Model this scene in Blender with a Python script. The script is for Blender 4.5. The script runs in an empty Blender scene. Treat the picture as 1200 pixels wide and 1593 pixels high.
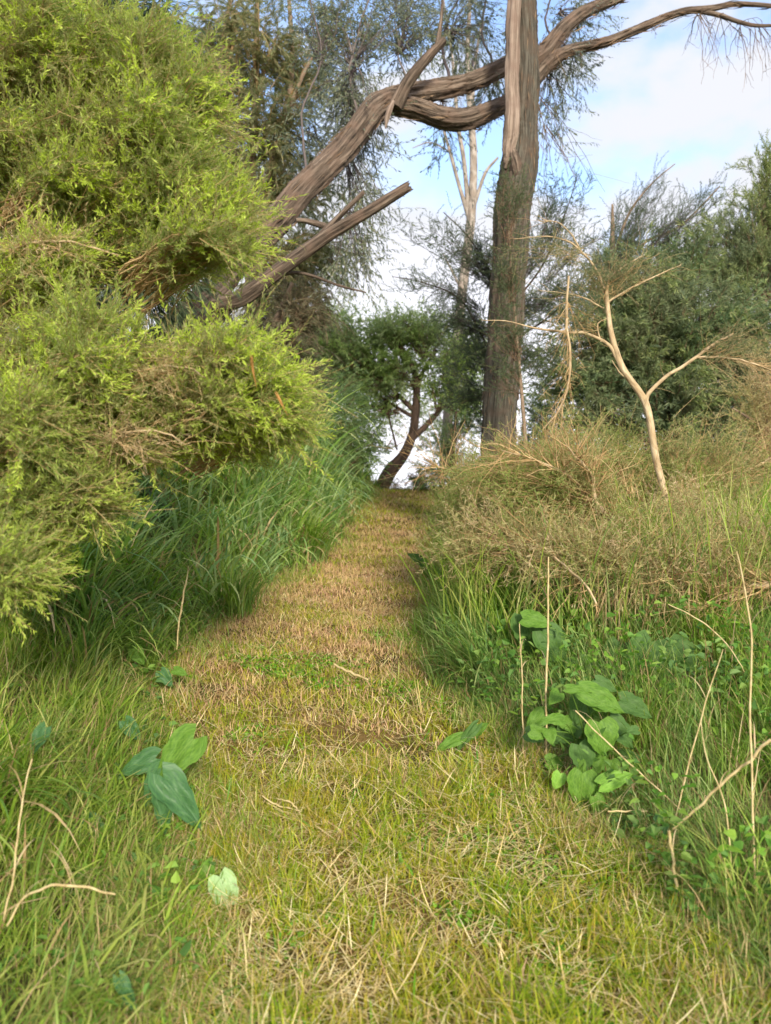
import bpy, math
import numpy as np

# ------------------------------------------------------------------ camera, sky, sun, exposure
scene = bpy.context.scene
COL = scene.collection
CAM = np.array([0.0, 0.0, 1.6])
F = 1195.0
cd = bpy.data.cameras.new("camera")
cam = bpy.data.objects.new("camera", cd)
COL.objects.link(cam)
cam.location = CAM
cam.rotation_euler = (math.radians(90), 0, 0)
cd.sensor_fit = 'VERTICAL'
cd.sensor_height = 24.0
cd.lens = 24.0 * F / 1593.0
cd.clip_start = 0.05
cd.clip_end = 3000
cd.dof.use_dof = True
cd.dof.focus_distance = 4.5
cd.dof.aperture_fstop = 1.4
scene.camera = cam
scene.view_settings.view_transform = 'Standard'
scene.view_settings.look = 'None'
scene.view_settings.exposure = 1.3
scene.view_settings.gamma = 1
scene.render.engine = 'CYCLES'
scene.cycles.max_bounces = 4
scene.cycles.diffuse_bounces = 3
scene.cycles.glossy_bounces = 1
scene.cycles.transmission_bounces = 3

SUN_EL, SUN_AZ = math.radians(24), math.radians(165)     # azimuth clockwise from +Y: behind the camera, to the right
w = bpy.data.worlds.new("World")
scene.world = w
w.use_nodes = True
nt = w.node_tree
nt.nodes.clear()
N = nt.nodes.new
L = nt.links.new
out = N('ShaderNodeOutputWorld')
bg = N('ShaderNodeBackground')
bg.inputs['Strength'].default_value = 0.15
sky = N('ShaderNodeTexSky')
sky.sky_type = 'NISHITA'
sky.sun_disc = False
sky.sun_elevation = SUN_EL
sky.sun_rotation = SUN_AZ
tc = N('ShaderNodeTexCoord')
mp = N('ShaderNodeMapping')
mp.inputs['Scale'].default_value = (1.0, 1.0, 1.7)
mp.inputs['Location'].default_value = (0.35, 0.1, 0.2)
L(tc.outputs['Generated'], mp.inputs['Vector'])
nz = N('ShaderNodeTexNoise')
nz.inputs['Scale'].default_value = 4.2
nz.inputs['Detail'].default_value = 7
nz.inputs['Roughness'].default_value = 0.5
L(mp.outputs['Vector'], nz.inputs['Vector'])
sep = N('ShaderNodeSeparateXYZ')
L(tc.outputs['Generated'], sep.inputs['Vector'])
low = N('ShaderNodeMapRange')          # more cloud towards the horizon
low.inputs['From Min'].default_value = 0.0
low.inputs['From Max'].default_value = 0.5
low.inputs['To Min'].default_value = 0.34
low.inputs['To Max'].default_value = -0.02
L(sep.outputs['Z'], low.inputs['Value'])
back = N('ShaderNodeMapRange')         # unseen bright cloud added behind the camera to lift the ambient light
back.inputs['From Min'].default_value = 0.1
back.inputs['From Max'].default_value = -0.7
back.inputs['To Min'].default_value = 0.0
back.inputs['To Max'].default_value = 0.3
L(sep.outputs['Y'], back.inputs['Value'])
ad0 = N('ShaderNodeMath'); ad0.operation = 'ADD'
L(low.outputs['Result'], ad0.inputs[0]); L(back.outputs['Result'], ad0.inputs[1])
ad = N('ShaderNodeMath'); ad.operation = 'ADD'
L(nz.outputs['Fac'], ad.inputs[0]); L(ad0.outputs[0], ad.inputs[1])
mask = N('ShaderNodeMapRange')
mask.interpolation_type = 'SMOOTHSTEP'
mask.inputs['From Min'].default_value = 0.45
mask.inputs['From Max'].default_value = 0.60
L(ad.outputs[0], mask.inputs['Value'])
blue = N('ShaderNodeMix'); blue.data_type = 'RGBA'; blue.blend_type = 'MULTIPLY'
blue.inputs['Factor'].default_value = 1.0
blue.inputs['B'].default_value = (1.15, 1.12, 1.15, 1)
L(sky.outputs['Color'], blue.inputs['A'])
mx = N('ShaderNodeMix'); mx.data_type = 'RGBA'
L(mask.outputs['Result'], mx.inputs['Factor'])
L(blue.outputs['Result'], mx.inputs['A'])
ccol = N('ShaderNodeMix'); ccol.data_type = 'RGBA'
cf = N('ShaderNodeMapRange')
cf.inputs['From Min'].default_value = 0.08
cf.inputs['From Max'].default_value = 0.27
L(ad0.outputs[0], cf.inputs['Value'])
L(cf.outputs['Result'], ccol.inputs['Factor'])
ccol.inputs['A'].default_value = (2.5, 2.55, 2.75, 1)
ccol.inputs['B'].default_value = (4.6, 4.6, 5.0, 1)
L(ccol.outputs['Result'], mx.inputs['B'])
L(mx.outputs['Result'], bg.inputs['Color'])
L(bg.outputs['Background'], out.inputs['Surface'])

sd = bpy.data.lights.new("sun", 'SUN')
sd.energy = 2.5
sd.angle = math.radians(11)
sd.color = (1.0, 0.90, 0.74)
sun = bpy.data.objects.new("sun", sd)
COL.objects.link(sun)
sun.rotation_euler = (math.pi / 2 - SUN_EL, 0, -SUN_AZ + math.pi)
# a sun lamp shines along its -Z: rotated so that it comes from azimuth SUN_AZ
sun.location = (0, 0, 30)

# ------------------------------------------------------------------ helpers
R = np.random.default_rng(11)


def at(px, py, Y):
    return np.array([(px - 600.0) / F * Y, Y, CAM[2] - (py - 796.5) / F * Y])


def thing(name, label, cat, loc=(0, 0, 0), group=None):
    o = bpy.data.objects.new(name, None)
    o.empty_display_size = 0.2
    COL.objects.link(o)
    o.location = [float(v) for v in loc]
    o['label'] = label
    o['category'] = cat
    if group:
        o['group'] = group
    return o


def tag(o, label=None, cat=None, group=None, kind=None):
    for k, v in (('label', label), ('category', cat), ('group', group), ('kind', kind)):
        if v:
            o[k] = v
    return o


class Geo:
    """collects quads and builds ONE mesh object"""
    def __init__(s):
        s.v, s.q, s.n, s.c = [], [], 0, []

    def add(s, v, q, co=None):
        v = np.asarray(v, dtype=np.float32).reshape(-1, 3)
        s.v.append(v)
        s.q.append(np.asarray(q, dtype=np.int64).reshape(-1, 4) + s.n)
        s.c.append(v if co is None else np.asarray(co, dtype=np.float32).reshape(-1, 3))
        s.n += len(v)

    def build(s, name, mat, parent=None, smooth=False, co=False):
        v = np.concatenate(s.v)
        q = np.concatenate(s.q)
        if parent is not None:
            p = parent
            off = np.zeros(3)
            while p is not None:
                off += np.array(p.location)
                p = p.parent
            v = v - off.astype(np.float32)
        me = bpy.data.meshes.new(name)
        me.vertices.add(len(v))
        me.vertices.foreach_set('co', v.ravel())
        me.loops.add(q.size)
        me.loops.foreach_set('vertex_index', q.ravel().astype(np.int32))
        me.polygons.add(len(q))
        me.polygons.foreach_set('loop_start', np.arange(0, q.size, 4, dtype=np.int32))
        me.polygons.foreach_set('loop_total', np.full(len(q), 4, dtype=np.int32))
        me.polygons.foreach_set('use_smooth', np.full(len(q), smooth, dtype=bool))
        me.update(calc_edges=True)
        if co:
            a = me.attributes.new('bark_co', 'FLOAT_VECTOR', 'POINT')
            a.data.foreach_set('vector', np.concatenate(s.c).ravel())
        me.materials.append(mat)
        o = bpy.data.objects.new(name, me)
        COL.objects.link(o)
        if parent is not None:
            o.parent = parent
        return o


def norm(a):
    return a / (np.linalg.norm(a, axis=-1, keepdims=True) + 1e-9)


def runit(n):
    return norm(R.normal(size=(n, 3)))


def smooth(x):
    x = np.clip(x, 0, 1)
    return x * x * (3 - 2 * x)


# cheap smooth 2D noise from sines
_K = np.random.default_rng(5).normal(size=(14, 2))
_P = np.random.default_rng(6).uniform(0, 6.28, 14)


def n2(x, y, s=1.0):
    r = 0
    for k in range(14):
        f = s * (1 + 0.35 * k)
        r = r + np.sin(f * (_K[k, 0] * x + _K[k, 1] * y) + _P[k]) / (1 + 0.3 * k)
    return r / 3.2


def catmull(P, m):
    P = np.asarray(P, dtype=float)
    Q = np.vstack([2 * P[0] - P[1], P, 2 * P[-1] - P[-2]])
    res = []
    for i in range(len(P) - 1):
        t = np.linspace(0, 1, m, endpoint=False)[:, None]
        a, b, c, d = Q[i], Q[i + 1], Q[i + 2], Q[i + 3]
        res.append(0.5 * ((2 * b) + (-a + c) * t + (2 * a - 5 * b + 4 * c - d) * t ** 2 + (-a + 3 * b - 3 * c + d) * t ** 3))
    res.append(P[-1:])
    return np.vstack(res)


def limb(g, pts, sides=12, m=8, ridge=0.0, wob=0.0, cap=True, jag=0.0):
    """smooth tapering tube through (x,y,z,radius) points, with bark ridges"""
    C = catmull(pts, m)
    P, r = C[:, :3], np.maximum(C[:, 3], 0.0006)
    n = len(P)
    if wob:
        s = np.arange(n) / n
        for k in range(3):
            P[:, k] += wob * (np.sin(s * 17 * (1 + k * .3) + R.uniform(0, 6)) + 0.6 * np.sin(s * 41 + R.uniform(0, 6))) * r
    T = norm(np.gradient(P, axis=0))
    up = np.array([0.13, 1.0, 0.07])
    A = norm(np.cross(T, up))
    B = np.cross(T, A)
    th = np.linspace(0, 2 * np.pi, sides, endpoint=False)
    d = np.concatenate([[0], np.cumsum(np.linalg.norm(np.diff(P, axis=0), axis=1))])
    rr = np.ones((n, sides))
    if ridge:
        for k in range(9):
            f = R.integers(3, 14)
            warp = 1.2 * np.sin(d[:, None] * R.uniform(1, 5) + R.uniform(0, 6)) + 0.5 * np.sin(d[:, None] * R.uniform(8, 16) + R.uniform(0, 6))
            rr += ridge / 2.2 * np.sin(f * th[None] + warp + R.uniform(0, 6)) * (0.6 + 0.4 * np.sin(d[:, None] * R.uniform(2, 9) + R.uniform(0, 6)))
        rr += R.normal(0, ridge * 0.25, (n, sides))
    rad = r[:, None] * rr
    V = P[:, None] + rad[..., None] * (np.cos(th)[None, :, None] * A[:, None] + np.sin(th)[None, :, None] * B[:, None])
    if jag:
        V[-1] += T[-1] * (R.uniform(-1, 1, (sides, 1)) * jag)
    co = np.stack([np.cos(th)[None] * r[:, None], np.sin(th)[None] * r[:, None], np.repeat(d[:, None], sides, 1)], -1)
    i, j = np.meshgrid(np.arange(n - 1), np.arange(sides), indexing='ij')
    a = i * sides + j
    b = i * sides + (j + 1) % sides
    q = np.stack([a, b, b + sides, a + sides], -1).reshape(-1, 4)
    g.add(V.reshape(-1, 3), q, co.reshape(-1, 3))
    if cap:
        for row, c in ((0, P[0] - T[0] * r[0] * .2), (n - 1, P[-1] - T[-1] * jag * .3 + T[-1] * r[-1] * .1)):
            vv = np.vstack([V[row], c[None]])
            qq = [[k, (k + 1) % sides, sides, sides] for k in range(sides)]
            qq = [[k, k + 1, (k + 2) % sides, sides] for k in range(0, sides - 1, 2)]
            g.add(vv, qq, np.vstack([co[row], [[0, 0, d[row]]]]))
    return P


def tubes(g, P, r, sides=3):
    """many thin tubes at once: P (N,K,3), r (N,K)"""
    n, k, _ = P.shape
    if n == 0:
        return
    T = norm(np.gradient(P, axis=1))
    A = norm(np.cross(T, np.array([0.21, 0.93, 0.3])))
    B = np.cross(T, A)
    th = np.linspace(0, 2 * np.pi, sides, endpoint=False)
    V = P[:, :, None] + r[:, :, None, None] * (np.cos(th)[:, None] * A[:, :, None] + np.sin(th)[:, None] * B[:, :, None])
    ii, jj = np.meshgrid(np.arange(k - 1), np.arange(sides), indexing='ij')
    a = ii * sides + jj
    b = ii * sides + (jj + 1) % sides
    q = np.stack([a, b, b + sides, a + sides], -1).reshape(-1, 4)
    Q = (np.arange(n) * k * sides)[:, None, None] + q[None]
    g.add(V.reshape(-1, 3), Q.reshape(-1, 4))


def leaves(g, P, D, ln, wd, cup=0.0):
    """pointed leaf quads: base, side, tip, side"""
    n = len(P)
    if n == 0:
        return
    D = norm(D)
    S = norm(np.cross(D, runit(n)))
    U = np.cross(S, D)
    ln = np.broadcast_to(ln, n)[:, None]
    wd = np.broadcast_to(wd, n)[:, None]
    m = P + D * ln * 0.45 + U * ln * cup
    V = np.stack([P, m + S * wd * .5, P + D * ln, m - S * wd * .5], 1)
    g.add(V.reshape(-1, 3), np.arange(n * 4).reshape(n, 4))


def leaves6(g, P, D, ln, wd, fold=.25):
    """rounded leaves folded along the midrib: two quads each"""
    n = len(P)
    D = norm(D)
    U0 = np.array([0, 0, 1.0]) + .55 * R.normal(size=(n, 3))
    S = norm(np.cross(D, U0))
    U = np.cross(S, D)
    ln, wd = ln[:, None], wd[:, None]
    a, b = R.uniform(.12, .25, (n, 1)), R.uniform(.5, .68, (n, 1))
    V = [P, P + D * ln * a + S * wd * .46 + U * wd * fold, P + D * ln * b + S * wd * .40 + U * wd * fold, P + D * ln - U * ln * .1,
         P + D * ln * a - S * wd * .46 + U * wd * fold, P + D * ln * b - S * wd * .40 + U * wd * fold]
    q = np.array([[0, 1, 2, 3], [0, 3, 5, 4]])
    g.add(np.stack(V, 1).reshape(-1, 3), (np.arange(n) * 6)[:, None, None] + q[None])


def blades(g, P, ln, wd, az, lean, curl, segs=4, droop_tip=0.0, twist=0.0):
    """grass blades: P (N,3) roots; az heading; lean/curl in radians from vertical"""
    n = len(P)
    if n == 0:
        return
    h = np.stack([np.cos(az), np.sin(az), np.zeros(n)], -1)
    saz = az + np.pi / 2 + twist * R.normal(size=n)
    s = np.stack([np.cos(saz), np.sin(saz), np.zeros(n)], -1)
    pts = [P]
    for k in range(segs):
        th = lean + curl * ((k + 0.5) / segs) ** 1.4
        d = h * np.sin(th)[:, None] + np.array([0, 0, 1.0]) * np.cos(th)[:, None]
        pts.append(pts[-1] + d * (ln / segs)[:, None])
    prof = np.interp(np.linspace(0, 1, segs + 1), [0, .35, .75, 1], [.6, 1, .7, .06])
    V = []
    for k in range(segs + 1):
        V.append(pts[k] - s * (wd * .5 * prof[k])[:, None])
        V.append(pts[k] + s * (wd * .5 * prof[k])[:, None])
    V = np.stack(V, 1)
    q = np.array([[2 * k, 2 * k + 1, 2 * k + 3, 2 * k + 2] for k in range(segs)])
    Q = (np.arange(n) * (2 * segs + 2))[:, None, None] + q[None]
    g.add(V.reshape(-1, 3), Q.reshape(-1, 4))


def crown(blobs, sp, g_tw, g_lf, g_tip=None):
    """blobs: (centre, radii, root, nsub).  Sub-branches fan from the root into the blob, sprays sit along them,
    leaves along the sprays.  sp: species parameters."""
    for c, rad, root, nsub in blobs:
        c, rad, root = map(lambda a: np.asarray(a, float), (c, rad, root))
        nsub = int(nsub * sp.get('dens', 1.0))
        u = runit(nsub) * (R.uniform(0, 1, (nsub, 1)) ** sp.get('shell', .4))
        E = c + u * rad
        S = np.repeat(root[None], nsub, 0) + R.normal(0, .03, (nsub, 3))
        span = np.linalg.norm(E - S, axis=1, keepdims=True)
        M = (S * .45 + E * .55) + np.array([0, 0, 1]) * span * sp.get('arch', .12) + R.normal(0, 1, (nsub, 3)) * span * .09
        t = np.linspace(0, 1, 6)[None, :, None]
        B = (1 - t) ** 2 * S[:, None] + 2 * t * (1 - t) * M[:, None] + t ** 2 * E[:, None]
        B[:, 1:-1] += R.normal(0, 1, (nsub, 4, 3)) * span[:, None] * .02
        r0 = sp.get('br', .006) * R.uniform(.6, 1.3, nsub)
        tubes(g_tw, B, r0[:, None] * np.linspace(1, .3, 6)[None], 4)
        ns = sp['sprays']
        tt = R.uniform(sp.get('t0', .4), 1, (nsub, ns))
        tt[:, 0] = 1
        T = tt[..., None]
        X = ((1 - T) ** 2 * S[:, None] + 2 * T * (1 - T) * M[:, None] + T ** 2 * E[:, None]).reshape(-1, 3)
        tang = norm(2 * (1 - T) * (M - S)[:, None] + 2 * T * (E - M)[:, None]).reshape(-1, 3)
        n = len(X)
        X = X + R.normal(0, sp.get('jit', .01), (n, 3))
        D = norm(tang * sp.get('fwd', .7) + runit(n) * sp.get('spread', .7) + np.array(sp.get('grav', (0, 0, .2))))
        ln = sp['slen'] * R.uniform(.5, 1.25, n)
        K = 4
        side = runit(n) * sp.get('bend', .25) + np.array([0, 0, -1.0]) * sp.get('droop', 0)
        s = np.linspace(0, 1, K)[None, :, None]
        W = X[:, None] + D[:, None] * ln[:, None, None] * s + side[:, None] * ln[:, None, None] * s ** 2
        tubes(g_tw, W, np.full((n, 1), sp.get('tw', .0015)) * np.linspace(1, .4, K)[None], 3)
        m = sp['nleaf']
        lt = np.clip((np.arange(m)[None] + R.uniform(0, 1, (n, m))) / m, 0, 1) * (1 - sp.get('l0', .1)) + sp.get('l0', .1)
        lt3 = lt[..., None]
        LP = (X[:, None] + D[:, None] * ln[:, None, None] * lt3 + side[:, None] * ln[:, None, None] * lt3 ** 2)
        LD = norm(D[:, None] + 2 * side[:, None] * lt3)
        LP = LP.reshape(-1, 3)
        LD = norm(LD.reshape(-1, 3) + runit(n * m) * sp.get('lang', .8) + np.array([0, 0, -1]) * sp.get('ldroop', 0))
        ll = sp['ll'] * R.uniform(.6, 1.2, n * m)
        lw = sp['lw'] * R.uniform(.7, 1.2, n * m)
        if g_tip is not None:
            up = (R.uniform(0, 1, n) < sp.get('tipfrac', .6))[:, None] & (lt > sp.get('tipt', .62))
            up = up.reshape(-1)
            leaves(g_tip, LP[up], LD[up], ll[up] * 1.3, lw[up] * 1.4, .05)
            leaves(g_lf, LP[~up], LD[~up], ll[~up], lw[~up], .05)
        else:
            leaves(g_lf, LP, LD, ll, lw, .05)


# ------------------------------------------------------------------ materials
def ramp(nt, stops, interp='LINEAR'):
    r = nt.nodes.new('ShaderNodeValToRGB')
    cr = r.color_ramp
    cr.interpolation = interp
    for i, (p, c) in enumerate(stops):
        e = cr.elements[i] if i < 2 else cr.elements.new(p)
        e.position = p
        e.color = (*c, 1)
    return r


def leafmat(name, cols, alt=None, trans=.35, rough=.5, scale=1.2, spec=.18):
    """cols: colours spread over random islands; alt: second palette in noise patches"""
    m = bpy.data.materials.new(name)
    m.use_nodes = True
    nt = m.node_tree
    nt.nodes.clear()
    N, L = nt.nodes.new, nt.links.new
    o = N('ShaderNodeOutputMaterial')
    g = N('ShaderNodeNewGeometry')
    k = len(cols)
    r = ramp(nt, [(i / max(k - 1, 1), c) for i, c in enumerate(cols)])
    L(g.outputs['Random Per Island'], r.inputs[0])
    c = r.outputs['Color']
    if alt:
        r2 = ramp(nt, [(i / max(len(alt) - 1, 1), cc) for i, cc in enumerate(alt)])
        L(g.outputs['Random Per Island'], r2.inputs[0])
        nz = N('ShaderNodeTexNoise')
        nz.inputs['Scale'].default_value = scale
        nz.inputs['Detail'].default_value = 3
        L(g.outputs['Position'], nz.inputs['Vector'])
        mr = N('ShaderNodeMapRange')
        mr.inputs['From Min'].default_value = .42
        mr.inputs['From Max'].default_value = .58
        L(nz.outputs['Fac'], mr.inputs['Value'])
        mx = N('ShaderNodeMix'); mx.data_type = 'RGBA'
        L(mr.outputs['Result'], mx.inputs['Factor'])
        L(c, mx.inputs['A']); L(r2.outputs['Color'], mx.inputs['B'])
        c = mx.outputs['Result']
    b = N('ShaderNodeBsdfPrincipled')
    b.inputs['Roughness'].default_value = rough
    b.inputs['Specular IOR Level'].default_value = spec
    L(c, b.inputs['Base Color'])
    if trans:
        t = N('ShaderNodeBsdfTranslucent')
        hs = N('ShaderNodeHueSaturation')
        hs.inputs['Saturation'].default_value = 1.15
        hs.inputs['Value'].default_value = 1.3
        L(c, hs.inputs['Color']); L(hs.outputs['Color'], t.inputs['Color'])
        ms = N('ShaderNodeMixShader')
        ms.inputs['Fac'].default_value = trans
        L(b.outputs[0], ms.inputs[1]); L(t.outputs[0], ms.inputs[2])
        L(ms.outputs[0], o.inputs['Surface'])
    else:
        L(b.outputs[0], o.inputs['Surface'])
    return m


def barkmat(name, dark, mid, light, along=3.0, around=34.0, bump=.8, dist=.02, patch=None, rough=.9):
    m = bpy.data.materials.new(name)
    m.use_nodes = True
    nt = m.node_tree
    N, L = nt.nodes.new, nt.links.new
    b = nt.nodes['Principled BSDF']
    b.inputs['Roughness'].default_value = rough
    b.inputs['Specular IOR Level'].default_value = .15
    a = N('ShaderNodeAttribute'); a.attribute_name = 'bark_co'
    mp = N('ShaderNodeMapping')
    mp.inputs['Scale'].default_value = (around, around, along)
    L(a.outputs['Vector'], mp.inputs['Vector'])
    n1 = N('ShaderNodeTexNoise'); n1.inputs['Scale'].default_value = 1; n1.inputs['Detail'].default_value = 8
    n1.inputs['Roughness'].default_value = .62; n1.inputs['Distortion'].default_value = .6
    L(mp.outputs['Vector'], n1.inputs['Vector'])
    r = ramp(nt, [(.34, dark), (.5, mid), (.68, light)])
    L(n1.outputs['Fac'], r.inputs[0])
    c = r.outputs['Color']
    n2_ = N('ShaderNodeTexNoise'); n2_.inputs['Scale'].default_value = 5; n2_.inputs['Detail'].default_value = 4
    L(a.outputs['Vector'], n2_.inputs['Vector'])
    mr = N('ShaderNodeMapRange'); mr.inputs['From Min'].default_value = .45; mr.inputs['From Max'].default_value = .62
    L(n2_.outputs['Fac'], mr.inputs['Value'])
    mx = N('ShaderNodeMix'); mx.data_type = 'RGBA'
    mu = N('ShaderNodeMath'); mu.operation = 'MULTIPLY'; mu.inputs[1].default_value = .6
    L(mr.outputs['Result'], mu.inputs[0])
    L(mu.outputs[0], mx.inputs['Factor'])
    L(c, mx.inputs['A'])
    mx.inputs['B'].default_value = (*(patch or mid), 1)
    L(mx.outputs['Result'], b.inputs['Base Color'])
    bp = N('ShaderNodeBump'); bp.inputs['Strength'].default_value = bump; bp.inputs['Distance'].default_value = dist
    L(n1.outputs['Fac'], bp.inputs['Height'])
    L(bp.outputs[0], b.inputs['Normal'])
    return m


def groundmat(name, cols, s1=2.0, s2=60.0, bump=.6):
    m = bpy.data.materials.new(name)
    m.use_nodes = True
    nt = m.node_tree
    N, L = nt.nodes.new, nt.links.new
    b = nt.nodes['Principled BSDF']
    b.inputs['Roughness'].default_value = .95
    b.inputs['Specular IOR Level'].default_value = .1
    g = N('ShaderNodeNewGeometry')
    a = N('ShaderNodeTexNoise'); a.inputs['Scale'].default_value = s1; a.inputs['Detail'].default_value = 6
    f = N('ShaderNodeTexNoise'); f.inputs['Scale'].default_value = s2; f.inputs['Detail'].default_value = 8; f.inputs['Roughness'].default_value = .75
    L(g.outputs['Position'], a.inputs['Vector']); L(g.outputs['Position'], f.inputs['Vector'])
    mm = N('ShaderNodeMath'); mm.operation = 'MULTIPLY_ADD'; mm.inputs[1].default_value = .5
    ml = N('ShaderNodeMath'); ml.operation = 'MULTIPLY'; ml.inputs[1].default_value = .5
    L(a.outputs['Fac'], ml.inputs[0]); L(f.outputs['Fac'], mm.inputs[0]); L(ml.outputs[0], mm.inputs[2])
    r = ramp(nt, [(.34 + .32 * i / (len(cols) - 1), c) for i, c in enumerate(cols)])
    L(mm.outputs[0], r.inputs[0]); L(r.outputs['Color'], b.inputs['Base Color'])
    bp = N('ShaderNodeBump'); bp.inputs['Strength'].default_value = bump; bp.inputs['Distance'].default_value = .03
    L(f.outputs['Fac'], bp.inputs['Height']); L(bp.outputs[0], b.inputs['Normal'])
    return m


M = {}
M['ground'] = groundmat('soil_litter', [(.04, .045, .018), (.08, .08, .03), (.15, .13, .055), (.10, .13, .04)])
M['path'] = groundmat('trodden_clippings', [(.03, .035, .01), (.08, .065, .02), (.19, .12, .045), (.10, .11, .02)], 2.2, 90)
M['wattle_bark'] = barkmat('wattle_bark', (.03, .023, .018), (.12, .09, .068), (.27, .21, .16), around=42, along=2.4, bump=1.0, dist=.035, patch=(.17, .115, .085))
M['string_bark'] = barkmat('string_bark', (.025, .022, .018), (.08, .072, .055), (.155, .14, .11), along=1.6, around=60, patch=(.10, .07, .05))
M['dead_wood'] = barkmat('dead_wood', (.10, .075, .055), (.24, .18, .14), (.36, .29, .23), along=1.2, around=60, bump=.8, patch=(.19, .13, .10))
M['gum_bark'] = barkmat('gum_bark', (.13, .11, .09), (.30, .26, .22), (.44, .39, .34), along=4, around=10, bump=.2, patch=(.22, .17, .13))
M['tan_bark'] = barkmat('tan_bark', (.19, .14, .08), (.42, .32, .19), (.58, .48, .32), along=9, around=26, bump=.7, dist=.008, patch=(.38, .27, .15))
M['dark_bark'] = barkmat('dark_bark', (.02, .015, .012), (.06, .04, .03), (.12, .08, .055), along=4, around=20)
M['stem_bark'] = barkmat('stem_bark', (.09, .06, .04), (.22, .16, .11), (.36, .28, .2), along=5, around=30, bump=.3, dist=.006)
M['twig_tan'] = leafmat('twig_tan', [(.28, .17, .07), (.42, .28, .13), (.55, .40, .21)], trans=0, rough=.8, spec=.2)
M['twig_brown'] = leafmat('twig_brown', [(.07, .045, .03), (.16, .10, .06), (.26, .18, .11)], trans=0, rough=.8, spec=.2)
M['twig_grey'] = leafmat('twig_grey', [(.05, .04, .045), (.10, .08, .08), (.18, .15, .13)], trans=0, rough=.8, spec=.2)
M['myrtle'] = leafmat('myrtle_leaf', [(.17, .24, .06), (.24, .31, .085), (.31, .37, .12), (.40, .43, .19)], [(.24, .24, .10), (.31, .30, .13), (.27, .33, .10), (.44, .40, .22)], .5, .6, 3.5)
M['myrtle_tip'] = leafmat('myrtle_young', [(.38, .50, .07), (.50, .62, .10), (.64, .74, .18)], [(.26, .34, .07), (.34, .42, .10), (.46, .54, .15)], trans=.48, rough=.5, scale=3)
M['needle_olive'] = leafmat('needle_olive', [(.14, .16, .07), (.20, .22, .09), (.26, .26, .12), (.33, .29, .16)], [(.13, .18, .08), (.19, .22, .10), (.28, .24, .15)], .4, .6, 1.5)
M['needle_dark'] = leafmat('needle_dark', [(.06, .09, .045), (.09, .13, .06), (.13, .18, .08)], [(.07, .10, .065), (.12, .15, .09)], .35, .55)
M['needle_brown'] = leafmat('needle_brown', [(.12, .10, .06), (.18, .15, .09), (.15, .17, .09), (.26, .2, .13)], None, .35, .6)
M['wattle_leaf'] = leafmat('wattle_leaf', [(.12, .16, .10), (.17, .21, .13), (.24, .27, .16), (.33, .31, .2)], [(.14, .17, .17), (.19, .22, .18), (.24, .27, .14)], .42, .45, 1.0)
M['green_leaf'] = leafmat('green_leaf', [(.10, .17, .06), (.15, .25, .075), (.2, .32, .09), (.27, .38, .12)], [(.10, .16, .08), (.16, .23, .10), (.22, .29, .12)], .42, .5, 1.2)
M['hedge_leaf'] = leafmat('hedge_leaf', [(.08, .13, .075), (.12, .19, .09), (.17, .25, .11), (.23, .31, .14)], [(.14, .17, .09), (.18, .22, .11), (.25, .27, .15)], .4, .5, 1.0)
M['hedge_olive'] = leafmat('hedge_olive', [(.15, .21, .08), (.21, .27, .10), (.28, .33, .12), (.36, .38, .18)], [(.14, .19, .12), (.19, .24, .13), (.26, .3, .15)], .4, .5, 1.2)
M['tall_grass'] = leafmat('tall_grass', [(.09, .18, .025), (.15, .27, .035), (.24, .36, .05), (.38, .46, .11)], [(.09, .19, .045), (.16, .28, .07), (.26, .37, .09), (.40, .47, .2)], .38, .45, 2.0, .3)
M['near_grass'] = leafmat('near_grass', [(.13, .24, .03), (.2, .34, .04), (.32, .44, .06), (.46, .50, .13)], [(.15, .25, .06), (.24, .34, .07), (.38, .43, .10), (.52, .5, .2)], .4, .5, 4.0, .3)
M['reed'] = leafmat('reed_blade', [(.15, .28, .06), (.24, .40, .08), (.37, .52, .12), (.56, .60, .26)], [(.17, .30, .13), (.28, .42, .19), (.42, .54, .26)], .42, .4, 2.0, .35)
M['weed'] = leafmat('weed_leaf', [(.08, .18, .03), (.12, .27, .04), (.20, .36, .05), (.30, .44, .08)], [(.08, .16, .05), (.13, .24, .07), (.22, .33, .09)], .38, .5, 3.0)
M['far_green'] = leafmat('far_green', [(.15, .23, .07), (.22, .32, .09), (.29, .39, .11), (.36, .44, .15)], [(.16, .22, .10), (.23, .3, .13), (.3, .35, .15)], .45, .5, 1.2)
M['lawn'] = leafmat('mown_grass', [(.12, .20, .012), (.22, .32, .02), (.36, .44, .03), (.55, .52, .07)], [(.18, .25, .02), (.34, .36, .03), (.52, .40, .07)], .4, .5, 5.0)
M['clover'] = leafmat('clover', [(.08, .22, .02), (.16, .34, .03), (.26, .44, .05)], trans=.38, rough=.5)
M['stubble'] = leafmat('stubble', [(.32, .21, .09), (.56, .39, .19), (.72, .52, .29), (.52, .44, .15)], [(.44, .26, .15), (.66, .43, .28), (.58, .44, .19)], .3, .7, 4.0, .15)
M['straw'] = leafmat('straw', [(.42, .30, .10), (.62, .47, .20), (.78, .64, .32), (.86, .77, .46)], trans=.2, rough=.6, spec=.2)
M['dead_grass'] = leafmat('dead_grass', [(.24, .16, .07), (.36, .25, .12), (.48, .36, .19), (.58, .46, .26)], trans=.25, rough=.7, spec=.2)
M['brush'] = leafmat('brush_needles', [(.20, .25, .08), (.44, .38, .18), (.27, .32, .10), (.56, .46, .26), (.24, .27, .09)], [(.46, .34, .22), (.56, .44, .28), (.30, .32, .12)], .35, .6, 2.5, .15)
M['brush_green'] = leafmat('brush_green', [(.16, .20, .07), (.24, .28, .10), (.34, .36, .14), (.42, .38, .18)], [(.18, .24, .06), (.26, .34, .08), (.36, .38, .15)], .4, .6, 2.5, .2)
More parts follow.
